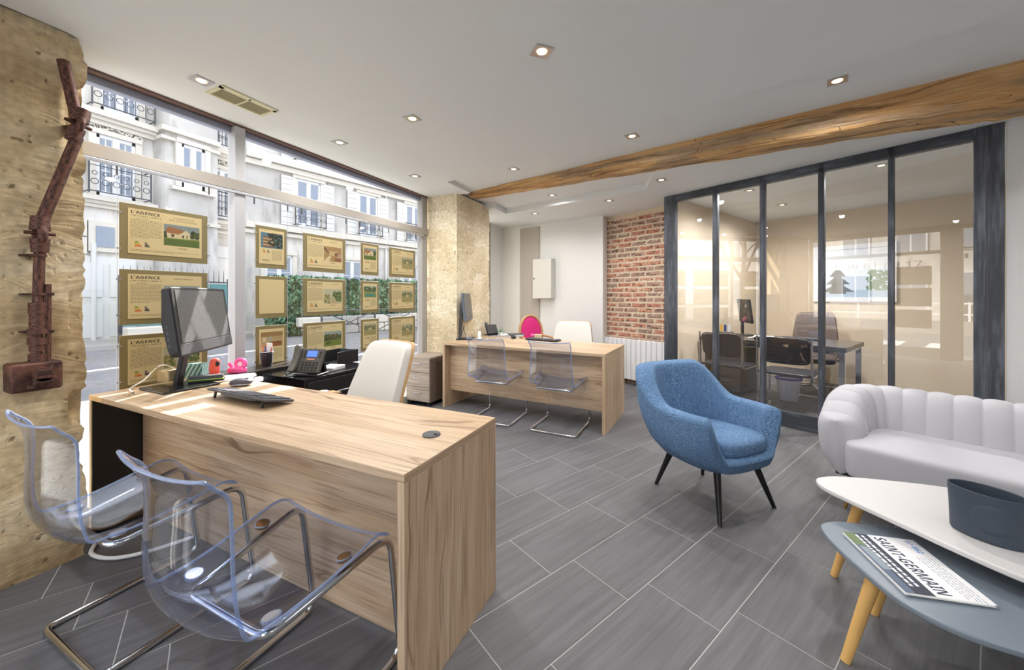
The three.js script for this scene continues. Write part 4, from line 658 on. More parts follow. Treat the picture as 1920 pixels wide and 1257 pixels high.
// oval-backed pink chair
{
  const t = thing('medallion_chair', 'pink upholstered oval-backed wooden chair behind the rear desk', 'chair', D(1013, 5.45), 1.0), pk = M.pink;
  const oval = new THREE.EllipseCurve(0, 0, 0.2, 0.245).getPoints(48).map((p) => V(p.x, 0.735 + p.y, -0.2 - 0.12 * (p.y + 0.24)));
  part(t, 'back_frame', new THREE.TubeGeometry(new THREE.CatmullRomCurve3(oval.slice(0, -1), true), 90, 0.02, 10, true), M.ply); part(t, 'back_pad', pad(0.185, 0.23, 0.03, 1, 1, (p) => { p.z -= 0.12 * (p.y + 0.24) + 0.2; p.y += 0.735; return p; }), pk);
  part(t, 'seat', pad(0.24, 0.045, 0.22, 0.5, 0.45, (p) => { p.y += 0.45; return p; }), pk); part(t, 'seat_rail', pad(0.245, 0.03, 0.225, 0.3, 0.45, (p) => { p.y += 0.4; return p; }), M.ply);
  for (const [x, z] of [[-0.19, 0.17], [0.19, 0.17], [-0.17, -0.18], [0.17, -0.18]]) part(t, 'leg', bar([x * 0.96, 0, z * (z < 0 ? 1.15 : 1)], [x, 0.4, z], 0.013, 0.024), M.ply); for (const s of [-1, 1]) { part(t, 'back_post', bar([s * 0.12, 0.42, -0.19], [s * 0.11, 0.53, -0.205], 0.016), M.ply); part(t, 'arm', pipe([[s * 0.19, 0.68, -0.2], [s * 0.25, 0.66, 0.02], [s * 0.23, 0.45, 0.1]], 0.015, 0.08), M.ply); }
}
// ------------------------------------------------------------------ lounge corner
{
  // blue tub armchair: one closed shell around the seat, high at the back, low at the front
  const fA = P(1230, 908), fB = P(1317, 890), fC = P(1350, 988), fD = P(1452, 953), ctr = fA.clone().add(fB).add(fC).add(fD).multiplyScalar(0.25), front = fC.clone().add(fD).sub(fA).sub(fB).normalize();
  const t = thing('tub_armchair', 'blue tweed tub armchair on splayed black legs in the middle of the floor', 'armchair', ctr, Math.atan2(front.x, front.z));
  const Ht = (th) => { const b = Math.cos(th); /* 1 front, -1 back */ return 0.335 + 0.225 * sm(0.88, 0.52, b) + 0.215 * sm(-0.05, -0.9, b); };
  const prof = [[0, 0], [0.12, 0.02], [0.5, 0.09], [0.8, 0.62], [0.95, 0.95]];
  const shell = surf(120, 44, (s, k) => {
    const th = -s * 2 * Math.PI, b = Math.cos(th), h = Ht(th), e = 0.62, rx = 0.275, rz = 0.27, flare = sm(0.3, 0.75, h), T = 0.045 + 0.012 * sm(0.5, 0.8, h);
    const dirx = spow(Math.sin(th), e), dirz = spow(Math.cos(th), e), lean = b < 0 ? -b * 0.07 : 0;
    let off, y; // off: outward offset, y: height; k runs from underside centre over the outside, the top roll, and down the inside
    if (k < 0.2) { const q = k / 0.2; return V(dirx * rx * q * 0.9, 0.262 + 0.004 * q, dirz * rz * q * 0.9); }
    if (k < 0.62) { const q = (k - 0.2) / 0.42, rise = (h - 0.27); y = 0.266 + rise * q; off = -0.1 * rx + 0.03 * Math.min(1, q * 5) + 0.085 * Math.sin(Math.min(1, q * 1.4) * Math.PI / 2) * flare + 0.02 * q; off -= 0.0; }
    else if (k < 0.76) { const a = (k - 0.62) / 0.14 * Math.PI; y = h + Math.sin(a) * 0.026; off = -0.1 * rx + 0.03 + 0.085 * flare + 0.02 - T + T * Math.cos(a); }
    else { const q = (k - 0.76) / 0.24; y = h + (0.33 - h) * q; off = -0.1 * rx + 0.05 + 0.085 * flare - 2 * T - 0.05 * q; }
    const up = Math.max(0, y - 0.3); return V(dirx * (rx + off) + 0, y, dirz * (rz + off) - lean * up * 1.5);
  }, true, [3, 1.4]);
  part(t, 'shell', shell, M.fabric);
  part(t, 'seat_cushion', pad(0.232, 0.06, 0.255, 0.55, 0.62, (p) => { p.y += 0.385 + 0.012 * (p.z / 0.25); return p; }, 60, 30, [1.6, 0.8]), M.fabric, [0, 0, 0.02]);
  const loc = (p) => t.worldToLocal(p.clone()); t.updateMatrixWorld();
  for (const f of [fA, fB, fC, fD]) { const l = loc(f); const g = part(t, 'leg', bar([l.x, 0, l.z], [l.x * 0.66, 0.285, l.z * 0.66], 0.011, 0.022), M.blackGloss); part(g, 'foot_cap', cyl(0.012, 0.012, 0.006, 12), M.plasticGrey, [l.x, 0.003, l.z]); }
}
{
  // cream channel-tufted sofa, long axis along the partition
  const a0 = 1.80, q1 = 1.46, L = 1.75, dep = 0.68, R = 0.27, tb = 0.115, hb = 0.675;
  const t = thing('channel_sofa', 'cream velvet sofa with fluted curved back on brass legs', 'sofa', A(a0, 0, q1 - dep), TURN);   // local: x along, z towards the room
  // centre line of the back roll: left arm front -> back -> right arm front
  const path = new THREE.CurvePath(), pts = [V(tb, 0, dep - 0.05), V(tb, 0, R + tb), V(tb, 0, tb), V(R + tb, 0, tb), V(L - R - tb, 0, tb), V(L - tb, 0, tb), V(L - tb, 0, R + tb), V(L - tb, 0, dep - 0.05)];
  path.add(new THREE.LineCurve3(pts[0], pts[1])); path.add(new THREE.QuadraticBezierCurve3(pts[1], pts[2], pts[3])); path.add(new THREE.LineCurve3(pts[3], pts[4])); path.add(new THREE.QuadraticBezierCurve3(pts[4], pts[5], pts[6])); path.add(new THREE.LineCurve3(pts[6], pts[7]));
  const total = path.getLength(), nCh = 22;
  const g = surf(66, 420, (s, k) => {
    const l = k * total, p = path.getPointAt(k), tg = path.getTangentAt(k), nO = V(tg.z, 0, -tg.x).multiplyScalar(-1); // outward normal
    let nn = nO; const c = V(L / 2, 0, dep * 0.7).sub(p); if (nn.dot(c) > 0) nn = nn.multiplyScalar(-1);
    const endT = Math.min(1, Math.min(l, total - l) / 0.12), endS = Math.sqrt(Math.max(0, 1 - (1 - endT) ** 2)) * 0.999 + 0.001;
    const arm = sm(0.45, 0.1, l) + sm(0.45, 0.1, total - l), top = hb - 0.15 * (sm(0.42, 0.0, l) + sm(0.42, 0.0, total - l)), bot = 0.2;
    const th = s * 2 * Math.PI, ox = Math.cos(th), oy = Math.sin(th);
    const cc = Math.abs(Math.sin(l / total * nCh * Math.PI)), inner = ox < 0.3 ? 1 : sm(0.75, 0.3, ox); const groove = inner * sm(-0.85, -0.3, oy) * 0.014 * (1 - Math.pow(cc, 0.45));
    const hy = (top + bot) / 2 + (top - bot) / 2 * spow(oy, 0.55), wd = (tb - groove) * endS * spow(ox, 0.7) * (1 - 0.25 * sm(0.1, -1, oy));
    const lean = 0.055 * (hy - 0.42);
    return p.clone().addScaledVector(nn, wd + lean * 1.4).setY(hy - groove * Math.max(0, oy)).addScaledVector(tg, 0);
  }, false);
  part(t, 'fluted_back', g, M.velvet);
  part(t, 'seat_base', pad((L - 0.3) / 2, 0.118, (dep - 0.09) / 2, 0.22, 0.22, (p) => { p.x += L / 2; p.z += dep / 2 + 0.075; p.y += 0.31; return p; }, 60, 40), M.velvet);
  part(t, 'underframe', box(L - 0.2, 0.03, dep - 0.2), M.black, [L / 2, 0.195, dep / 2]);
  for (const x of [0.2, L - 0.2]) for (const z of [0.14, dep - 0.1]) part(t, 'leg', bar([x + (x < 1 ? -0.05 : 0.05), 0, z + (z < 0.3 ? -0.03 : 0.04)], [x, 0.19, z], 0.008, 0.012), M.brass);
  for (const z of [0.14]) part(t, 'leg', bar([L / 2, 0, z], [L / 2, 0.19, z], 0.008, 0.012), M.brass);
}
const camPlan = ([x, d]) => [x * cY - d * sY, -x * sY - d * cY];
{
  const white = loop([[1.362, 1.66], [1.39, 1.728], [1.47, 1.752], [1.572, 1.743], [1.694, 1.716], [1.913, 1.644], [2.15, 1.5], [2.28, 1.3], [2.22, 1.08], [2.0, 0.95], [1.75, 0.93], [1.59, 1.0], [1.515, 1.12], [1.47, 1.24], [1.43, 1.385], [1.38, 1.56]].map(camPlan));
  const t = thing('coffee_table', 'white coffee table with pale wooden legs beside the sofa', 'table', [0, 0, 0]);
  part(t, 'tabletop', slab(white, 0.02, 0.006).translate(0, 0.41, 0), M.tableWhite); const c = camPlan([1.78, 1.35]);
  for (const f of [[1.454, 1.708], [2.13, 1.52], [1.8, 0.98]]) { const [x, z] = camPlan(f), k = 0.8; part(t, 'leg', bar([x, 0, z], [c[0] + (x - c[0]) * k, 0.41, c[1] + (z - c[1]) * k], 0.014, 0.021), M.pine); }
  const grey = loop([[1.205, 1.46], [1.235, 1.512], [1.3, 1.535], [1.446, 1.51], [1.65, 1.46], [1.86, 1.34], [1.93, 1.15], [1.84, 0.98], [1.65, 0.9], [1.45, 0.91], [1.313, 0.968], [1.215, 1.035], [1.166, 1.13], [1.168, 1.26], [1.182, 1.37]].map(camPlan));
  const g = thing('coffee_table', 'lower grey coffee table with the newspaper on it', 'table', [0, 0, 0]);
  part(g, 'tabletop', slab(grey, 0.02, 0.006).translate(0, 0.33, 0), M.tableGrey); const d = camPlan([1.5, 1.2]);
  for (const f of [[1.153, 1.308], [1.44, 1.503], [1.62, 0.93]]) { const [x, z] = camPlan(f), k = 0.76; part(g, 'leg', bar([x, 0, z], [d[0] + (x - d[0]) * k, 0.33, d[1] + (z - d[1]) * k], 0.0145, 0.022), M.pine); }
}
{
  const l = P(1792, 985, 0.43), r = P(1932, 1035, 0.43), c = P(1852, 1008, 0.43);
  const t = thing('oval_planter', 'dark slate oval ceramic planter on the white coffee table', 'pot', c, -Math.atan2(r.z - l.z, r.x - l.x));
  const a = 0.088, b = 0.056, h = 0.16, pr = [[0.02, 0], [0.9, 0], [0.97, 0.012], [1.0, 0.06], [1.03, 0.6], [1.07, 0.96], [1.075, 1], [1.04, 1.01], [1.01, 0.99], [0.97, 0.6], [0.93, 0.08], [0.02, 0.07]];
  part(t, 'body', surf(72, 44, (s, k) => { const f = k * (pr.length - 1), i = Math.min(pr.length - 2, Math.floor(f)), q = f - i, r0 = pr[i][0] + (pr[i + 1][0] - pr[i][0]) * q, y0 = pr[i][1] + (pr[i + 1][1] - pr[i][1]) * q, th = -s * 2 * Math.PI; return V(a * r0 * Math.cos(th), y0 * h, b * r0 * Math.sin(th)); }, true), M.slate);
  part(t, 'embossed_disc', surf(40, 6, (s, k) => { const th = s * 2 * Math.PI, x = 0.02 + 0.052 * k * Math.cos(th), y = 0.082 + 0.052 * k * Math.sin(th); return V(x, y, b * 1.03 * Math.sqrt(Math.max(0, 1 - (x / (a * 1.04)) ** 2)) + (k > 0.99 ? -0.002 : 0.0035)); }, true), M.slate);
}
{
  const n = canvas(512, 360), x = n.getContext('2d');
  x.fillStyle = '#e9e8ea'; x.fillRect(0, 0, 512, 360);
  x.fillStyle = '#3b3f4c'; x.fillRect(0, 236, 512, 124); x.fillStyle = '#5d6a80'; x.fillRect(0, 320, 512, 40); x.fillStyle = '#6e7f5a'; x.fillRect(0, 300, 130, 60); x.fillStyle = '#8f9aa4'; x.fillRect(140, 310, 200, 40);
  x.fillStyle = '#2c3142'; x.font = 'bold 74px sans-serif'; x.save(); x.translate(18, 214); x.scale(0.82, 1.12); x.fillText('SAINT-GERMAIN', 0, 0); x.restore();
  x.fillStyle = '#4a86c8'; x.font = 'bold 40px sans-serif'; x.fillText('n° 882', 20, 60); x.fillStyle = '#8a8d98'; for (let k = 0; k < 5; k++) { let a = 180; while (a < 490) { const l = rr(10, 34); x.fillRect(a, 34 + k * 16, l, 4); a += l + 6; } }
  x.fillStyle = '#dfe3ea'; x.font = 'bold 30px sans-serif'; for (let k = 0; k < 2; k++) { let a = 16; while (a < 440) { const l = rr(14, 40); x.fillRect(a, 262 + k * 30, l, 15); a += l + 7; } }
  const tn = new THREE.CanvasTexture(n); tn.colorSpace = THREE.SRGBColorSpace; const mN = std(0xffffff, 0.7, { map: tn });
  const Y = 0.352, c1 = P(1586.7, 1007.5, Y), c2 = P(1705, 1013, Y), c3 = P(1855, 1135, Y), c4 = P(1710, 1121.7, Y);
  const o = c1.clone().add(c2).add(c3).add(c4).multiplyScalar(0.25), e = c3.clone().sub(c2).add(c4).sub(c1).normalize(); // reading direction along the long side
  const t = thing('newspaper', 'folded newspaper with big dark title on the grey coffee table', 'newspaper', [o.x, 0.3505, o.z], -Math.atan2(e.z, e.x));
  const pl = new THREE.PlaneGeometry(0.305, 0.222, 12, 8).rotateX(-Math.PI / 2), pp = pl.attributes.position; for (let k = 0; k < pp.count; k++) pp.setY(k, 0.0102 + 0.002 * Math.exp(-(((pp.getZ(k) - 0.1) / 0.03) ** 2)));
  part(t, 'front_page', pl, mN); for (let k = 0; k < 3; k++) part(t, 'page', rbox(0.304 + 0.004 * (k % 2), 0.003, 0.221 - 0.003 * k, 0.001, 1), M.paper, [0.003 * (k - 1), 0.0016 + k * 0.0032, 0.002 * k]);
}
// ------------------------------------------------------------------ radiator and wall cabinet
{
  const t = thing('column_radiator', 'white flat-column radiator under the exposed brick wall', 'radiator', A(-1.2, 0, -0.36), TURN);
  for (let k = 0; k < 14; k++) part(t, 'column', rbox(0.074, 0.58, 0.05, 0.008, 2), M.radiator, [0.05 + k * 0.08, 0.36, 0]); for (const y of [0.1, 0.62]) part(t, 'manifold', bar([0.02, y, -0.012], [1.1, y, -0.012], 0.017), M.radiator); for (const x of [0.15, 0.95]) part(t, 'foot', box(0.03, 0.08, 0.05), M.radiator, [x, 0.04, 0]);
}
{
  const l = PP(1003, 525, backP, backN), r = PP(1040, 525, backP, backN), c = l.clone().add(r).multiplyScalar(0.5), yt = PP(1018, 487, backP, backN).y, yb = PP(1018, 560, backP, backN).y;
  const t = thing('electrical_cabinet', 'pale grey metal cabinet mounted on the white back wall', 'cabinet', [c.x, 0, c.z], -Math.atan2(r.z - l.z, r.x - l.x)), w = r.clone().setY(0).distanceTo(l.clone().setY(0)) * 0.93, m = std(0xcfcdc6, 0.5);
  part(t, 'body', rbox(w, yt - yb, 0.12, 0.004), m, [0.03, (yt + yb) / 2, 0.075]); const d = part(t, 'door', rbox(w - 0.006, yt - yb - 0.006, 0.014, 0.004), std(0xd9d7d1, 0.5), [0.03, (yt + yb) / 2, 0.143]); part(d, 'lock', cyl(0.012, 0.012, 0.01).rotateX(Math.PI / 2), M.black, [-w / 2 + 0.03, 0, 0.01]);
}
// ------------------------------------------------------------------ things on the front desk
{
  const fx = V(0.776, 0, -0.63), t = thing('desktop_monitor', 'black all-in-one computer monitor on the front desk', 'monitor', [-2.62, DK, -1.25], Math.atan2(fx.x, fx.z));   // local z towards the user
  part(t, 'stand_base', rbox(0.27, 0.012, 0.27, 0.005), M.blackGloss, [-0.045, 0.0065, -0.075], [0, -t.rotation.y, 0]); part(t, 'stand_neck', rbox(0.06, 0.3, 0.026, 0.008), M.black, [0, 0.155, -0.085], [0.18, 0, 0]);
  const h = part(t, 'display_body', pad(0.285, 0.187, 0.022, 0.12, 0.14, (p) => { if (p.z < 0) p.z *= 1 + 1.2 * Math.exp(-((p.y + 0.04) ** 2) / 0.012); return p; }, 64, 40), M.black, [0, 0.385, 0.0], [-0.13, 0, 0]);
  part(h, 'bezel', rbox(0.565, 0.368, 0.006, 0.003), M.black, [0, 0, 0.022]); part(h, 'screen_panel', box(0.51, 0.285, 0.003), std(0xffffff, 0.42, { map: tScreenGrey }), [0, 0.028, 0.0255]); part(h, 'chin', rbox(0.56, 0.055, 0.004, 0.002), std(0x4a4a4e, 0.35), [0, -0.15, 0.026]); part(h, 'trim_line', box(0.5, 0.002, 0.002), M.alu, [0, -0.122, 0.0285]);
  for (let k = 0; k < 4; k++) part(h, 'port', box(0.003, 0.018, 0.008), M.plasticGrey, [-0.2835, -0.02 - k * 0.034, -0.018]);
}
const onDesk = (u, v, y = DK) => { const p = P(u, v, y); return [p.x, y, p.z]; };
{
  const c = thing('crystal_cube', 'clear cube award with a brown core on the black monitor base', 'award', [-2.755, DK + 0.013, -1.15], 0.45); part(c, 'glass_block', rbox(0.1, 0.1, 0.1, 0.006), phy(0xf4f2ea, 0.02, { transmission: 1, thickness: 0, ior: 1.5 }), [0, 0.0505, 0]); part(c, 'core', rbox(0.066, 0.066, 0.066, 0.004), std(0xb3a284, 0.4), [0.004, 0.05, 0]);
}
{
  const tt = tex(128, 128, (u, v) => (Math.floor(u * 8 + Math.floor(v * 8) * 0.5) + Math.floor(v * 8)) % 2 ? [52, 128, 128] : [196, 222, 216], null);
  const t = thing('card_box', 'teal and white diamond-patterned card box beside the monitor', 'box', [-2.775, DK + 0.013, -1.305], 0.55); part(t, 'body', new RoundedBoxGeometry(0.1, 0.095, 0.06, 2, 0.003), std(0xffffff, 0.5, { map: tt }), [0, 0.0475, 0]); part(t, 'clear_sleeve', rbox(0.112, 0.1, 0.07, 0.003), M.glass, [0, 0.0502, 0]);
  const n = thing('notebook_stack', 'stack of dark notebooks lying before the teal box', 'notebooks', [-2.622, DK + 0.013, -1.285], 0.95); part(n, 'notebook', rbox(0.17, 0.012, 0.055, 0.002), M.black, [0, 0.0065, 0]); part(n, 'green_cover', rbox(0.165, 0.004, 0.054, 0.001), std(0x9dc24a, 0.6), [0, 0.0145, 0.002]); part(n, 'notebook', rbox(0.16, 0.02, 0.05, 0.002), M.plasticGrey, [0, 0.0268, 0]);
}
function tapeDispenser(label, p, turn, mat, rollMat) {
  const t = thing('tape_dispenser', label, 'tape dispenser', p, turn); part(t, 'base', pad(0.055, 0.02, 0.026, 0.4, 0.4, (q) => { q.y += 0.02; return q; }), mat); part(t, 'ring', new THREE.TorusGeometry(0.028, 0.014, 14, 28), mat, [0.022, 0.064, 0]); part(t, 'cutter_arm', pipe([[-0.03, 0.03, 0], [-0.045, 0.055, 0], [-0.052, 0.07, 0]], 0.011, 0.02), mat); part(t, 'tape_roll', cyl(0.016, 0.016, 0.02, 24).rotateX(Math.PI / 2), rollMat, [0.022, 0.064, 0]);
}
tapeDispenser('bright pink snail-shaped tape dispenser behind the monitor', onDesk(445, 700), 0.5, M.pinkPlastic, std(0xf7c6da, 0.4)); 
{
  const t = thing('bird_figurine', 'small orange-red bird figurine beside the teal box', 'figurine', onDesk(402, 704), 0.3); part(t, 'body', pad(0.03, 0.05, 0.026, 0.8, 1, (p) => { p.y += 0.046; p.x *= 1.05; return p; }), M.red); part(t, 'head', pad(0.03, 0.028, 0.026, 0.9, 1, (p) => { p.y += 0.086; p.x += 0.006; return p; }), M.red); part(t, 'beak', new THREE.SphereGeometry(0.015, 16, 12).scale(0.9, 1.2, 0.8), M.black, [0.032, 0.08, 0.008]); part(t, 'foot_ring', cyl(0.034, 0.036, 0.01), M.red, [0, 0.005, 0]);
}
{
  const t = thing('paper_pile', 'loose white papers behind the mouse on the front desk', 'papers', onDesk(436, 710), 0.7); for (let k = 0; k < 4; k++) part(t, 'sheet', box(0.21 - k * 0.01, 0.0015, 0.15), M.paper, [0.006 * k, 0.001 + k * 0.002, -0.01 * k], [0, k * 0.16 - 0.2, 0]);
  const m = thing('computer_mouse', 'dark computer mouse lying on the papers of the front desk', 'mouse', onDesk(452, 724), -0.9); part(m, 'shell', pad(0.032, 0.02, 0.058, 0.7, 0.8, (p) => { p.y += 0.02 + 0.004 * Math.cos(p.z * 30); if (p.y < 0.004) p.y = 0.002; return p; }), std(0x46434c, 0.4)); part(m, 'side_strip', new THREE.TorusGeometry(0.04, 0.003, 8, 40).rotateX(Math.PI / 2).scale(0.8, 1, 1.4), M.alu, [0, 0.012, 0]); part(m, 'wheel', cyl(0.009, 0.009, 0.006).rotateZ(Math.PI / 2), M.black, [0, 0.038, -0.03]);
}
function keyboard(label, p, turn, w, lift, mat) {
  const t = thing('keyboard', label, 'keyboard', p, turn), d = 0.14, body = part(t, 'body', uvm(new RoundedBoxGeometry(w, 0.012, d, 2, 0.005)), mat, [0, 0.012 + lift / 2, 0], [-lift / d, 0, 0]); const keys = [], rows = 5, cols = 17;
  for (let r = 0; r < rows; r++) for (let c = 0; c < cols; c++) { if (c === 13) continue; keys.push(new THREE.BoxGeometry(w / cols - 0.005, 0.006, 0.019).translate(-w / 2 + (c + 0.5) * (w - 0.02) / cols + 0.01, 0.008, -d / 2 + 0.024 + r * 0.024)); } part(body, 'keys', merge(keys), std(0x55565c, 0.5));
  if (lift) { part(body, 'wrist_ridge', pad(w * 0.3, 0.012, 0.03, 0.6, 0.6), M.plasticGrey, [0, -0.008, d / 2 - 0.03]); for (const s of [-1, 1]) part(body, 'foot', box(0.012, lift, 0.008), M.black, [s * w * 0.4, -0.006 - lift / 2, d / 2 - 0.02]); } return t;
}
keyboard('dark ergonomic keyboard on tall feet in the sun on the front desk', [-2.0, DK, -1.165], Math.PI - Math.PI - 0.02, 0.5, 0.032, M.plasticGrey);
{
  const t = thing('pen_pot', 'black mesh pen pot full of pens on the black counter', 'pen pot', onDesk(500, 687)); part(t, 'cup', surf(32, 12, (s, k) => { const th = -s * 2 * Math.PI, q = k < 0.5 ? k * 2 : 2 - k * 2, r = (k < 0.5 ? 0.034 : 0.031) + 0.01 * q; return V(r * Math.cos(th), 0.003 + q * 0.105, r * Math.sin(th)); }, true), M.black); part(t, 'bottom', cyl(0.034, 0.034, 0.004), M.black, [0, 0.002, 0]); part(t, 'rim_wire', new THREE.TorusGeometry(0.043, 0.0025, 8, 32).rotateX(Math.PI / 2), M.alu, [0, 0.108, 0]);
  const cols = [0xd8503c, 0xe07a60, 0x2c2c30, 0x3450a0, 0xc23a3a]; cols.forEach((c, k) => part(t, 'pen', bar([0.01 * (k - 2), 0.006, 0.006 * (k % 2)], [-0.045 + 0.02 * k, 0.15 + 0.012 * (k % 3), 0.02 * (k % 2 ? 1 : -1)], 0.004), std(c, 0.4))); part(t, 'ruler_card', box(0.045, 0.15, 0.002), M.paper, [0.018, 0.1, -0.012], [0.08, 0.4, -0.05]);
}
{
  const t = thing('desk_telephone', 'dark grey office telephone with lit blue display on the black cabinet', 'telephone', onDesk(575, 704, 0.72), 0.28);
  const b = part(t, 'body', rbox(0.2, 0.17, 0.03, 0.008), std(0x4a4741, 0.5), [0.02, 0.1, 0], [-0.45, 0, 0]); part(b, 'display_screen', box(0.075, 0.042, 0.003), std(0x5b7be0, 0.3, { emissive: 0x3f66e8, emissiveIntensity: 0.7 }), [0.02, 0.045, 0.016]); part(b, 'label_strip', box(0.06, 0.012, 0.003), std(0xb07a68, 0.5), [0.02, 0.006, 0.016]);
  const keys = []; for (let r = 0; r < 4; r++) for (let c = 0; c < 5; c++) keys.push(rbox(0.017, 0.01, 0.008, 0.003, 1).translate(-0.03 + c * 0.026, -0.016 - r * 0.017, 0.017)); for (let r = 0; r < 3; r++) for (const x of [-0.035, 0.08]) keys.push(rbox(0.012, 0.009, 0.008, 0.002, 1).translate(x, 0.06 - r * 0.018, 0.017)); part(b, 'keys', merge(keys), std(0x2c2a28, 0.4));
  part(b, 'handset', pad(0.024, 0.095, 0.02, 0.4, 0.7, (p) => { p.z += 0.038 - 0.014 * Math.cos(p.y * 22) ; p.x -= 0.082; return p; }), std(0x5a5750, 0.4)); part(t, 'foot_stand', rbox(0.18, 0.012, 0.13, 0.004), M.black, [0.02, 0.0075, -0.02]); part(t, 'rear_leg', box(0.14, 0.1, 0.02), M.black, [0.02, 0.06, -0.07], [0.3, 0, 0]); part(t, 'handset_cord', cord([[-0.06, 0.03, 0.05], [-0.1, 0.01, 0.08], [-0.08, 0.006, 0.1], [-0.03, 0.01, 0.07]], 0.004), M.black);
}
{
  const t = thing('file_tray', 'dark plastic file box behind the telephone on the black cabinet', 'file box', onDesk(618, 684, 0.72), 0.1); part(t, 'side', box(0.012, 0.1, 0.22), M.black, [0.09, 0.051, -0.1]); part(t, 'side', box(0.012, 0.1, 0.22), M.black, [-0.09, 0.051, -0.1]); part(t, 'back', box(0.19, 0.1, 0.012), std(0x3c4a50, 0.4), [0, 0.051, -0.2]); part(t, 'bottom', box(0.19, 0.006, 0.22), M.black, [0, 0.004, -0.1]);
  const p = thing('paper_pile', 'white papers beside the telephone on the black cabinet', 'papers', onDesk(622, 692, 0.72), 0.3); for (let k = 0; k < 5; k++) part(p, 'sheet', box(0.12, 0.002, 0.17), M.paper, [0, 0.0015 + k * 0.0045, 0], [0, (k % 3) * 0.08, 0]);
  tag(solo('cable', '', 'cable', cord([[-2.75, DK + 0.006, -1.33], [-2.86, DK + 0.02, -1.3], [-2.93, DK + 0.1, -1.2], [-2.9, DK + 0.03, -1.1], [-2.84, DK + 0.006, -1.02], [-2.7, DK + 0.006, -0.98]], 0.004), M.paper), 'thin white cable looping at the back corner of the front desk', 'cable');
  tag(solo('cable', '', 'cable', cord([[-2.82, 0.012, -0.66], [-2.78, 0.012, -0.86], [-2.62, 0.012, -0.8], [-2.45, 0.012, -0.86], [-2.3, 0.012, -1.2], [-2.3, 0.012, -1.5]], 0.009), M.paper), 'thick white floor cable curling by the black desk panel', 'cable');
}
// ------------------------------------------------------------------ things on the rear desk
{
  const p = onDesk(873, 636), t = thing('office_monitor', 'slim flat monitor on a tall stand seen edge-on at the rear desk', 'monitor', p, 0.9);
  part(t, 'stand_base', rbox(0.24, 0.012, 0.2, 0.004), M.black, [0, 0.006, 0]); part(t, 'stand_pole', rbox(0.05, 0.42, 0.035, 0.006), M.plasticGrey, [0, 0.21, -0.06], [0.06, 0, 0]); const h = part(t, 'display_body', rbox(0.52, 0.33, 0.025, 0.006), std(0x5c6878, 0.4), [0, 0.4, 0.02], [-0.1, 0, 0]); part(h, 'screen_panel', box(0.5, 0.3, 0.003), std(0x394250, 0.25), [0, 0.006, 0.0135]); part(h, 'mount', box(0.08, 0.08, 0.05), M.black, [0, -0.02, -0.035]);
  t.rotation.y = 1.95;
}
{
  const t = thing('desk_telephone', 'black telephone with leaning handset at the back of the rear desk', 'telephone', onDesk(922, 629), 1.0); part(t, 'body', rbox(0.16, 0.14, 0.03, 0.008), M.black, [0, 0.078, 0], [-0.5, 0, 0]); part(t, 'handset', pad(0.022, 0.09, 0.018, 0.4, 0.7, (p) => { p.z += 0.03; p.x -= 0.06; p.y += 0.09; return p; }), M.plasticGrey, [0, 0, 0], [-0.5, 0, 0]); part(t, 'foot_stand', rbox(0.15, 0.012, 0.12, 0.004), M.black, [0, 0.007, -0.02]);
  const pl = thing('air_plant', 'tiny spiky green plant beside the rear desk telephone', 'plant', onDesk(939, 629)), lf = []; for (let k = 0; k < 26; k++) { const a = k * 2.4, e = 0.35 + (k % 5) * 0.24, r = 0.075; lf.push(bar([0, 0.03, 0], [r * Math.cos(a) * Math.cos(e), 0.03 + r * Math.sin(e), r * Math.sin(a) * Math.cos(e)], 0.004, 0.0008, 5)); } part(pl, 'leaf_rosette', merge(lf), leafMats[2]); part(pl, 'pot', cyl(0.03, 0.024, 0.04), M.paper, [0, 0.02, 0]);
  const pa = thing('magazine_pile', 'open white magazines beside the pink chair on the rear desk', 'magazines', onDesk(962, 629), 0.2); for (let k = 0; k < 3; k++) part(pa, 'magazine', rbox(0.3 - k * 0.04, 0.006, 0.2, 0.002, 1), k === 2 ? M.plasticGrey : M.paper, [0.02 * k, 0.004 + k * 0.0065, 0], [0, 0.2 * k, 0]); 
  const m = thing('computer_mouse', 'small black mouse on the rear desk', 'mouse', onDesk(963, 635), 0.5); part(m, 'shell', pad(0.032, 0.018, 0.055, 0.7, 0.8, (p) => { p.y += 0.0185; return p; }), M.black); part(m, 'wheel', cyl(0.008, 0.008, 0.006).rotateZ(Math.PI / 2), M.plasticGrey, [0, 0.034, -0.025]);
  keyboard('slim black keyboard lying flat on the rear desk', onDesk(1018, 639), -0.15, 0.42, 0, M.black);
  const b = thing('gift_box', 'small cream box with a pink bow on the rear desk', 'box', onDesk(1006, 634), 0.2); part(b, 'body', rbox(0.09, 0.045, 0.06, 0.004), std(0xdac7a6, 0.7), [0.02, 0.0235, 0]); part(b, 'bow', pad(0.03, 0.025, 0.02, 0.8, 0.8, (p) => { p.y += 0.027; p.x -= 0.05; return p; }), M.pinkPlastic);
  const w = thing('white_figurine', 'slim white upright ornament beside the rear desk monitor', 'figurine', onDesk(899, 638)); part(w, 'body', new THREE.LatheGeometry([[0, 0], [0.026, 0], [0.028, 0.01], [0.018, 0.05], [0.022, 0.085], [0.014, 0.105], [0, 0.11]].map((q) => new THREE.Vector2(...q)), 24), M.paper); part(w, 'base', cyl(0.03, 0.03, 0.006), M.plasticGrey, [0, 0.003, 0]);
  tag(solo('cable', '', 'cable', cord([[-2.50, DK + 0.006, -4.03], [-2.52, DK + 0.1, -4.0], [-2.485, DK + 0.16, -3.93], [-2.475, DK + 0.07, -3.88], [-2.5, DK + 0.01, -3.8]], 0.004), M.plasticGrey), 'thin cable rising behind the rear desk monitor to the stone pier', 'cable');
}
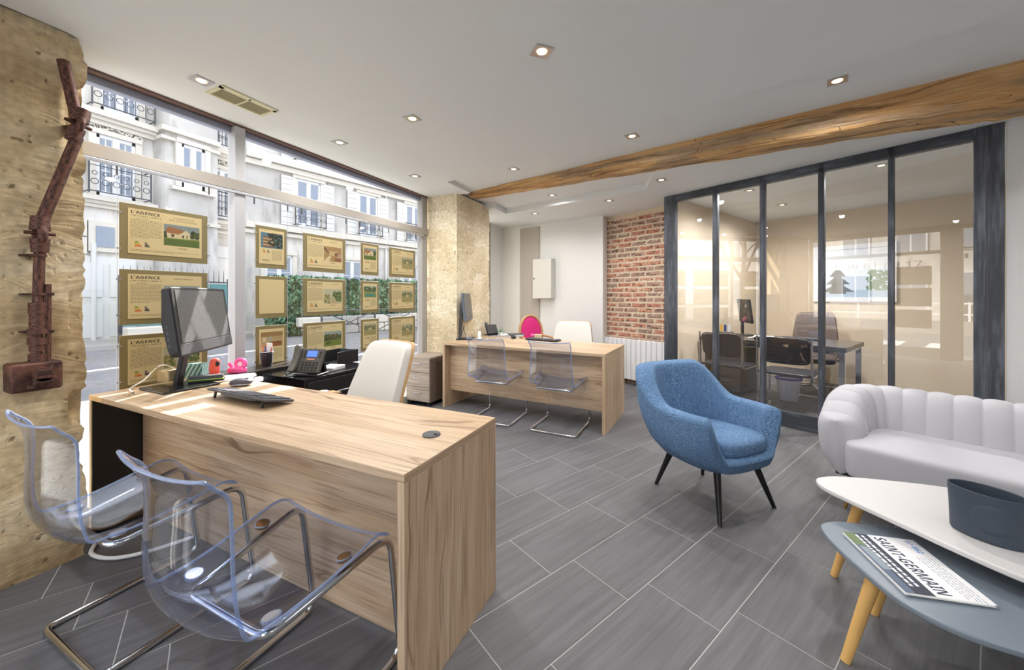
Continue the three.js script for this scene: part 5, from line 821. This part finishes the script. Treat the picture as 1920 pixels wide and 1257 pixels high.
// ------------------------------------------------------------------ inside the glass office
{
  const t = thing('office_table', 'dark-topped office table with square chrome legs behind the glass partition', 'table', A(0.84, 0, -1.12), TURN), L = 1.48, W = 0.86;
  part(t, 'tabletop', rbox(L, 0.05, W, 0.003, 1, 'x'), std(0x4c4744, 0.25), [0, 0.715, 0]); for (const x of [-1, 1]) for (const z of [-1, 1]) part(t, 'leg', rbox(0.05, 0.69, 0.05, 0.003, 1), M.chrome, [x * (L / 2 - 0.04), 0.345, z * (W / 2 - 0.04)]); for (const z of [-1, 1]) part(t, 'apron', box(L - 0.1, 0.025, 0.03), M.chrome, [0, 0.675, z * (W / 2 - 0.04)]); for (const x of [-1, 1]) part(t, 'apron', box(0.03, 0.025, W - 0.1), M.chrome, [x * (L / 2 - 0.04), 0.675, 0]);
  const dk = std(0x2a2c33, 0.35);
  const cc = thing('cantilever_chair', 'black leather cantilever chair before the office table, towards the brick wall', 'chair', A(0.52, 0, -0.52), TURN, 'black cantilever chairs in the office');
  part(cc, 'backrest', pad(0.225, 0.14, 0.022, 0.35, 0.25, (p) => { p.z += 0.22 - 0.05 * (p.x / 0.22) ** 2 + 0.03 * (p.y / 0.14); p.y += 0.7; return p; }), dk); part(cc, 'seat', pad(0.225, 0.02, 0.22, 0.4, 0.3, (p) => { p.y += 0.455; return p; }), dk);
  for (const s of [-1, 1]) part(cc, 'side_frame', pipe([[s * 0.235, 0.84, 0.22], [s * 0.235, 0.44, 0.2], [s * 0.235, 0.44, -0.24], [s * 0.235, 0.012, -0.25], [s * 0.235, 0.012, 0.2]], 0.0115, 0.06), M.chrome); part(cc, 'floor_bar', pipe([[-0.235, 0.012, 0.18], [-0.235, 0.012, 0.24], [0.235, 0.012, 0.24], [0.235, 0.012, 0.18]], 0.0115, 0.04), M.chrome);
  copy(cc, 'black leather cantilever chair before the office table, towards the sofa', A(1.14, 0, -0.5), TURN + 0.06);
  const ped = thing('drawer_unit', 'grey metal drawer unit under the office table', 'drawer unit', A(0.32, 0, -1.2), TURN); part(ped, 'carcass', rbox(0.38, 0.55, 0.5, 0.004), std(0x6d6c70, 0.5), [0, 0.3, 0]); for (let k = 0; k < 3; k++) { const d = part(ped, 'drawer', rbox(0.36, 0.165, 0.015, 0.003), std(0x77767a, 0.5), [0, 0.12 + k * 0.175, 0.255]); part(d, 'handle', box(0.1, 0.01, 0.012), M.alu, [0, 0.04, 0.012]); }
  for (const [x, z] of [[-0.15, -0.2], [0.15, -0.2], [-0.15, 0.2], [0.15, 0.2]]) part(ped, 'castor', cyl(0.014, 0.014, 0.02).rotateZ(Math.PI / 2), M.black, [x, 0.0145, z]);
  const bin = thing('waste_bin', 'clear waste bin with violet rim under the office table', 'bin', A(0.96, 0, -1.15)); part(bin, 'bucket', surf(32, 10, (s, k) => V((0.1 + 0.03 * k) * Math.cos(-s * 6.28318), 0.003 + 0.28 * k, (0.1 + 0.03 * k) * Math.sin(-s * 6.28318)), true), phy(0xdfe2ee, 0.15, { transmission: 0.6, thickness: 0, side: THREE.DoubleSide })); part(bin, 'rim_band', new THREE.TorusGeometry(0.13, 0.012, 10, 36).rotateX(Math.PI / 2), std(0x5a4fa0, 0.5), [0, 0.27, 0]); part(bin, 'bottom', cyl(0.1, 0.1, 0.006), M.plasticGrey, [0, 0.003, 0]);
  const T = 0.74, put = (a, q) => A(a, T, q);
  const mo = thing('office_monitor', 'black monitor on the office table seen from its side', 'monitor', put(0.42, -1.3), TURN + 2.2); part(mo, 'stand_base', rbox(0.22, 0.012, 0.18, 0.004), M.black, [0, 0.006, 0]); part(mo, 'stand_pole', rbox(0.05, 0.2, 0.03, 0.006), M.black, [0, 0.1, -0.03]); const mh = part(mo, 'display_body', rbox(0.5, 0.32, 0.03, 0.008), M.black, [0, 0.33, 0], [-0.12, 0, 0]); part(mh, 'screen_panel', box(0.47, 0.28, 0.003), M.blackGloss, [0, 0.008, 0.016]);
  const sd = thing('stapler_tray', 'desk tidy with red and yellow markers on the office table', 'desk tidy', put(0.28, -0.98), TURN); part(sd, 'tray', rbox(0.22, 0.06, 0.1, 0.004), std(0x3a3a3e, 0.5), [0, 0.0305, 0]); [0xb8303a, 0xe0b030, 0x303a80, 0xd0d0d0].forEach((c, k) => part(sd, 'marker', cyl(0.014, 0.014, 0.1), std(c, 0.4), [-0.07 + k * 0.045, 0.1, 0]));
  const pp = thing('paper_pile', 'cream paper folders leaning on the office table', 'papers', put(0.68, -1.1), TURN); for (let k = 0; k < 4; k++) part(pp, 'sheet', box(0.21, 0.004, 0.28), M.paper, [0.01 * k, 0.0025 + 0.005 * k, 0], [0, 0.1 * k, 0]);
  const mouse2 = thing('computer_mouse', 'black mouse on the dark office table', 'mouse', put(0.72, -0.86), TURN); part(mouse2, 'shell', pad(0.032, 0.018, 0.055, 0.7, 0.8, (p) => { p.y += 0.0185; return p; }), M.black); part(mouse2, 'wheel', cyl(0.008, 0.008, 0.006).rotateZ(Math.PI / 2), M.plasticGrey, [0, 0.034, -0.025]);
  keyboard('flat black keyboard on the dark office table', put(1.05, -1.3), TURN + 3.14, 0.42, 0, M.black);
}
{ // framed landscape photograph on the office wall
  const l = AQ(PP(1526, 500, offP, offN)).a, r = AQ(PP(1682, 500, offP, offN)).a, yt = PP(1600, 459, offP, offN).y, yb = PP(1600, 566, offP, offN).y, w = r - l, h = yt - yb;
  const c = canvas(512, 256), x = c.getContext('2d'); x.fillStyle = '#e9edf2'; x.fillRect(0, 0, 512, 256); x.fillStyle = '#c7d4e2'; x.fillRect(0, 110, 512, 146); x.fillStyle = '#9fb4c6'; x.fillRect(0, 214, 512, 42);
  x.fillStyle = '#3c3a34'; for (const [a, b, k] of [[150, 110, 60], [150, 150, 90], [150, 190, 120]]) { x.beginPath(); x.moveTo(a - k, b + 34); x.lineTo(a - k * 0.3, b); x.lineTo(a + k * 0.3, b); x.lineTo(a + k, b + 34); x.fill(); x.fillRect(a - k * 0.5, b + 30, k, 14); } x.fillStyle = '#4c7040'; for (let k = 0; k < 90; k++) { x.beginPath(); x.ellipse(rr(360, 490), rr(120, 215), rr(8, 24), rr(3, 8), 0, 0, 7); x.fill(); }
  const tp = new THREE.CanvasTexture(c); tp.colorSpace = THREE.SRGBColorSpace;
  const t = thing('framed_picture', 'white-framed picture of a roof and pine tree on the office wall', 'picture', A((l + r) / 2, (yt + yb) / 2, -2.699), TURN); part(t, 'print', new THREE.BoxGeometry(w - 0.1, h - 0.1, 0.01), std(0xffffff, 0.5, { map: tp }), [0, 0, 0.012]); for (const s of [-1, 1]) { part(t, 'frame_side', box(0.06, h, 0.035), M.trimWhite, [s * (w / 2 - 0.03), 0, 0.018]); part(t, 'frame_rail', box(w - 0.12, 0.06, 0.035), M.trimWhite, [0, s * (h / 2 - 0.03), 0.018]); }
}

// ------------------------------------------------------------------ hand over
scene.traverse((o) => { if (o.isMesh) { o.castShadow = true; o.receiveShadow = true; } });
renderer.render(scene, camera);
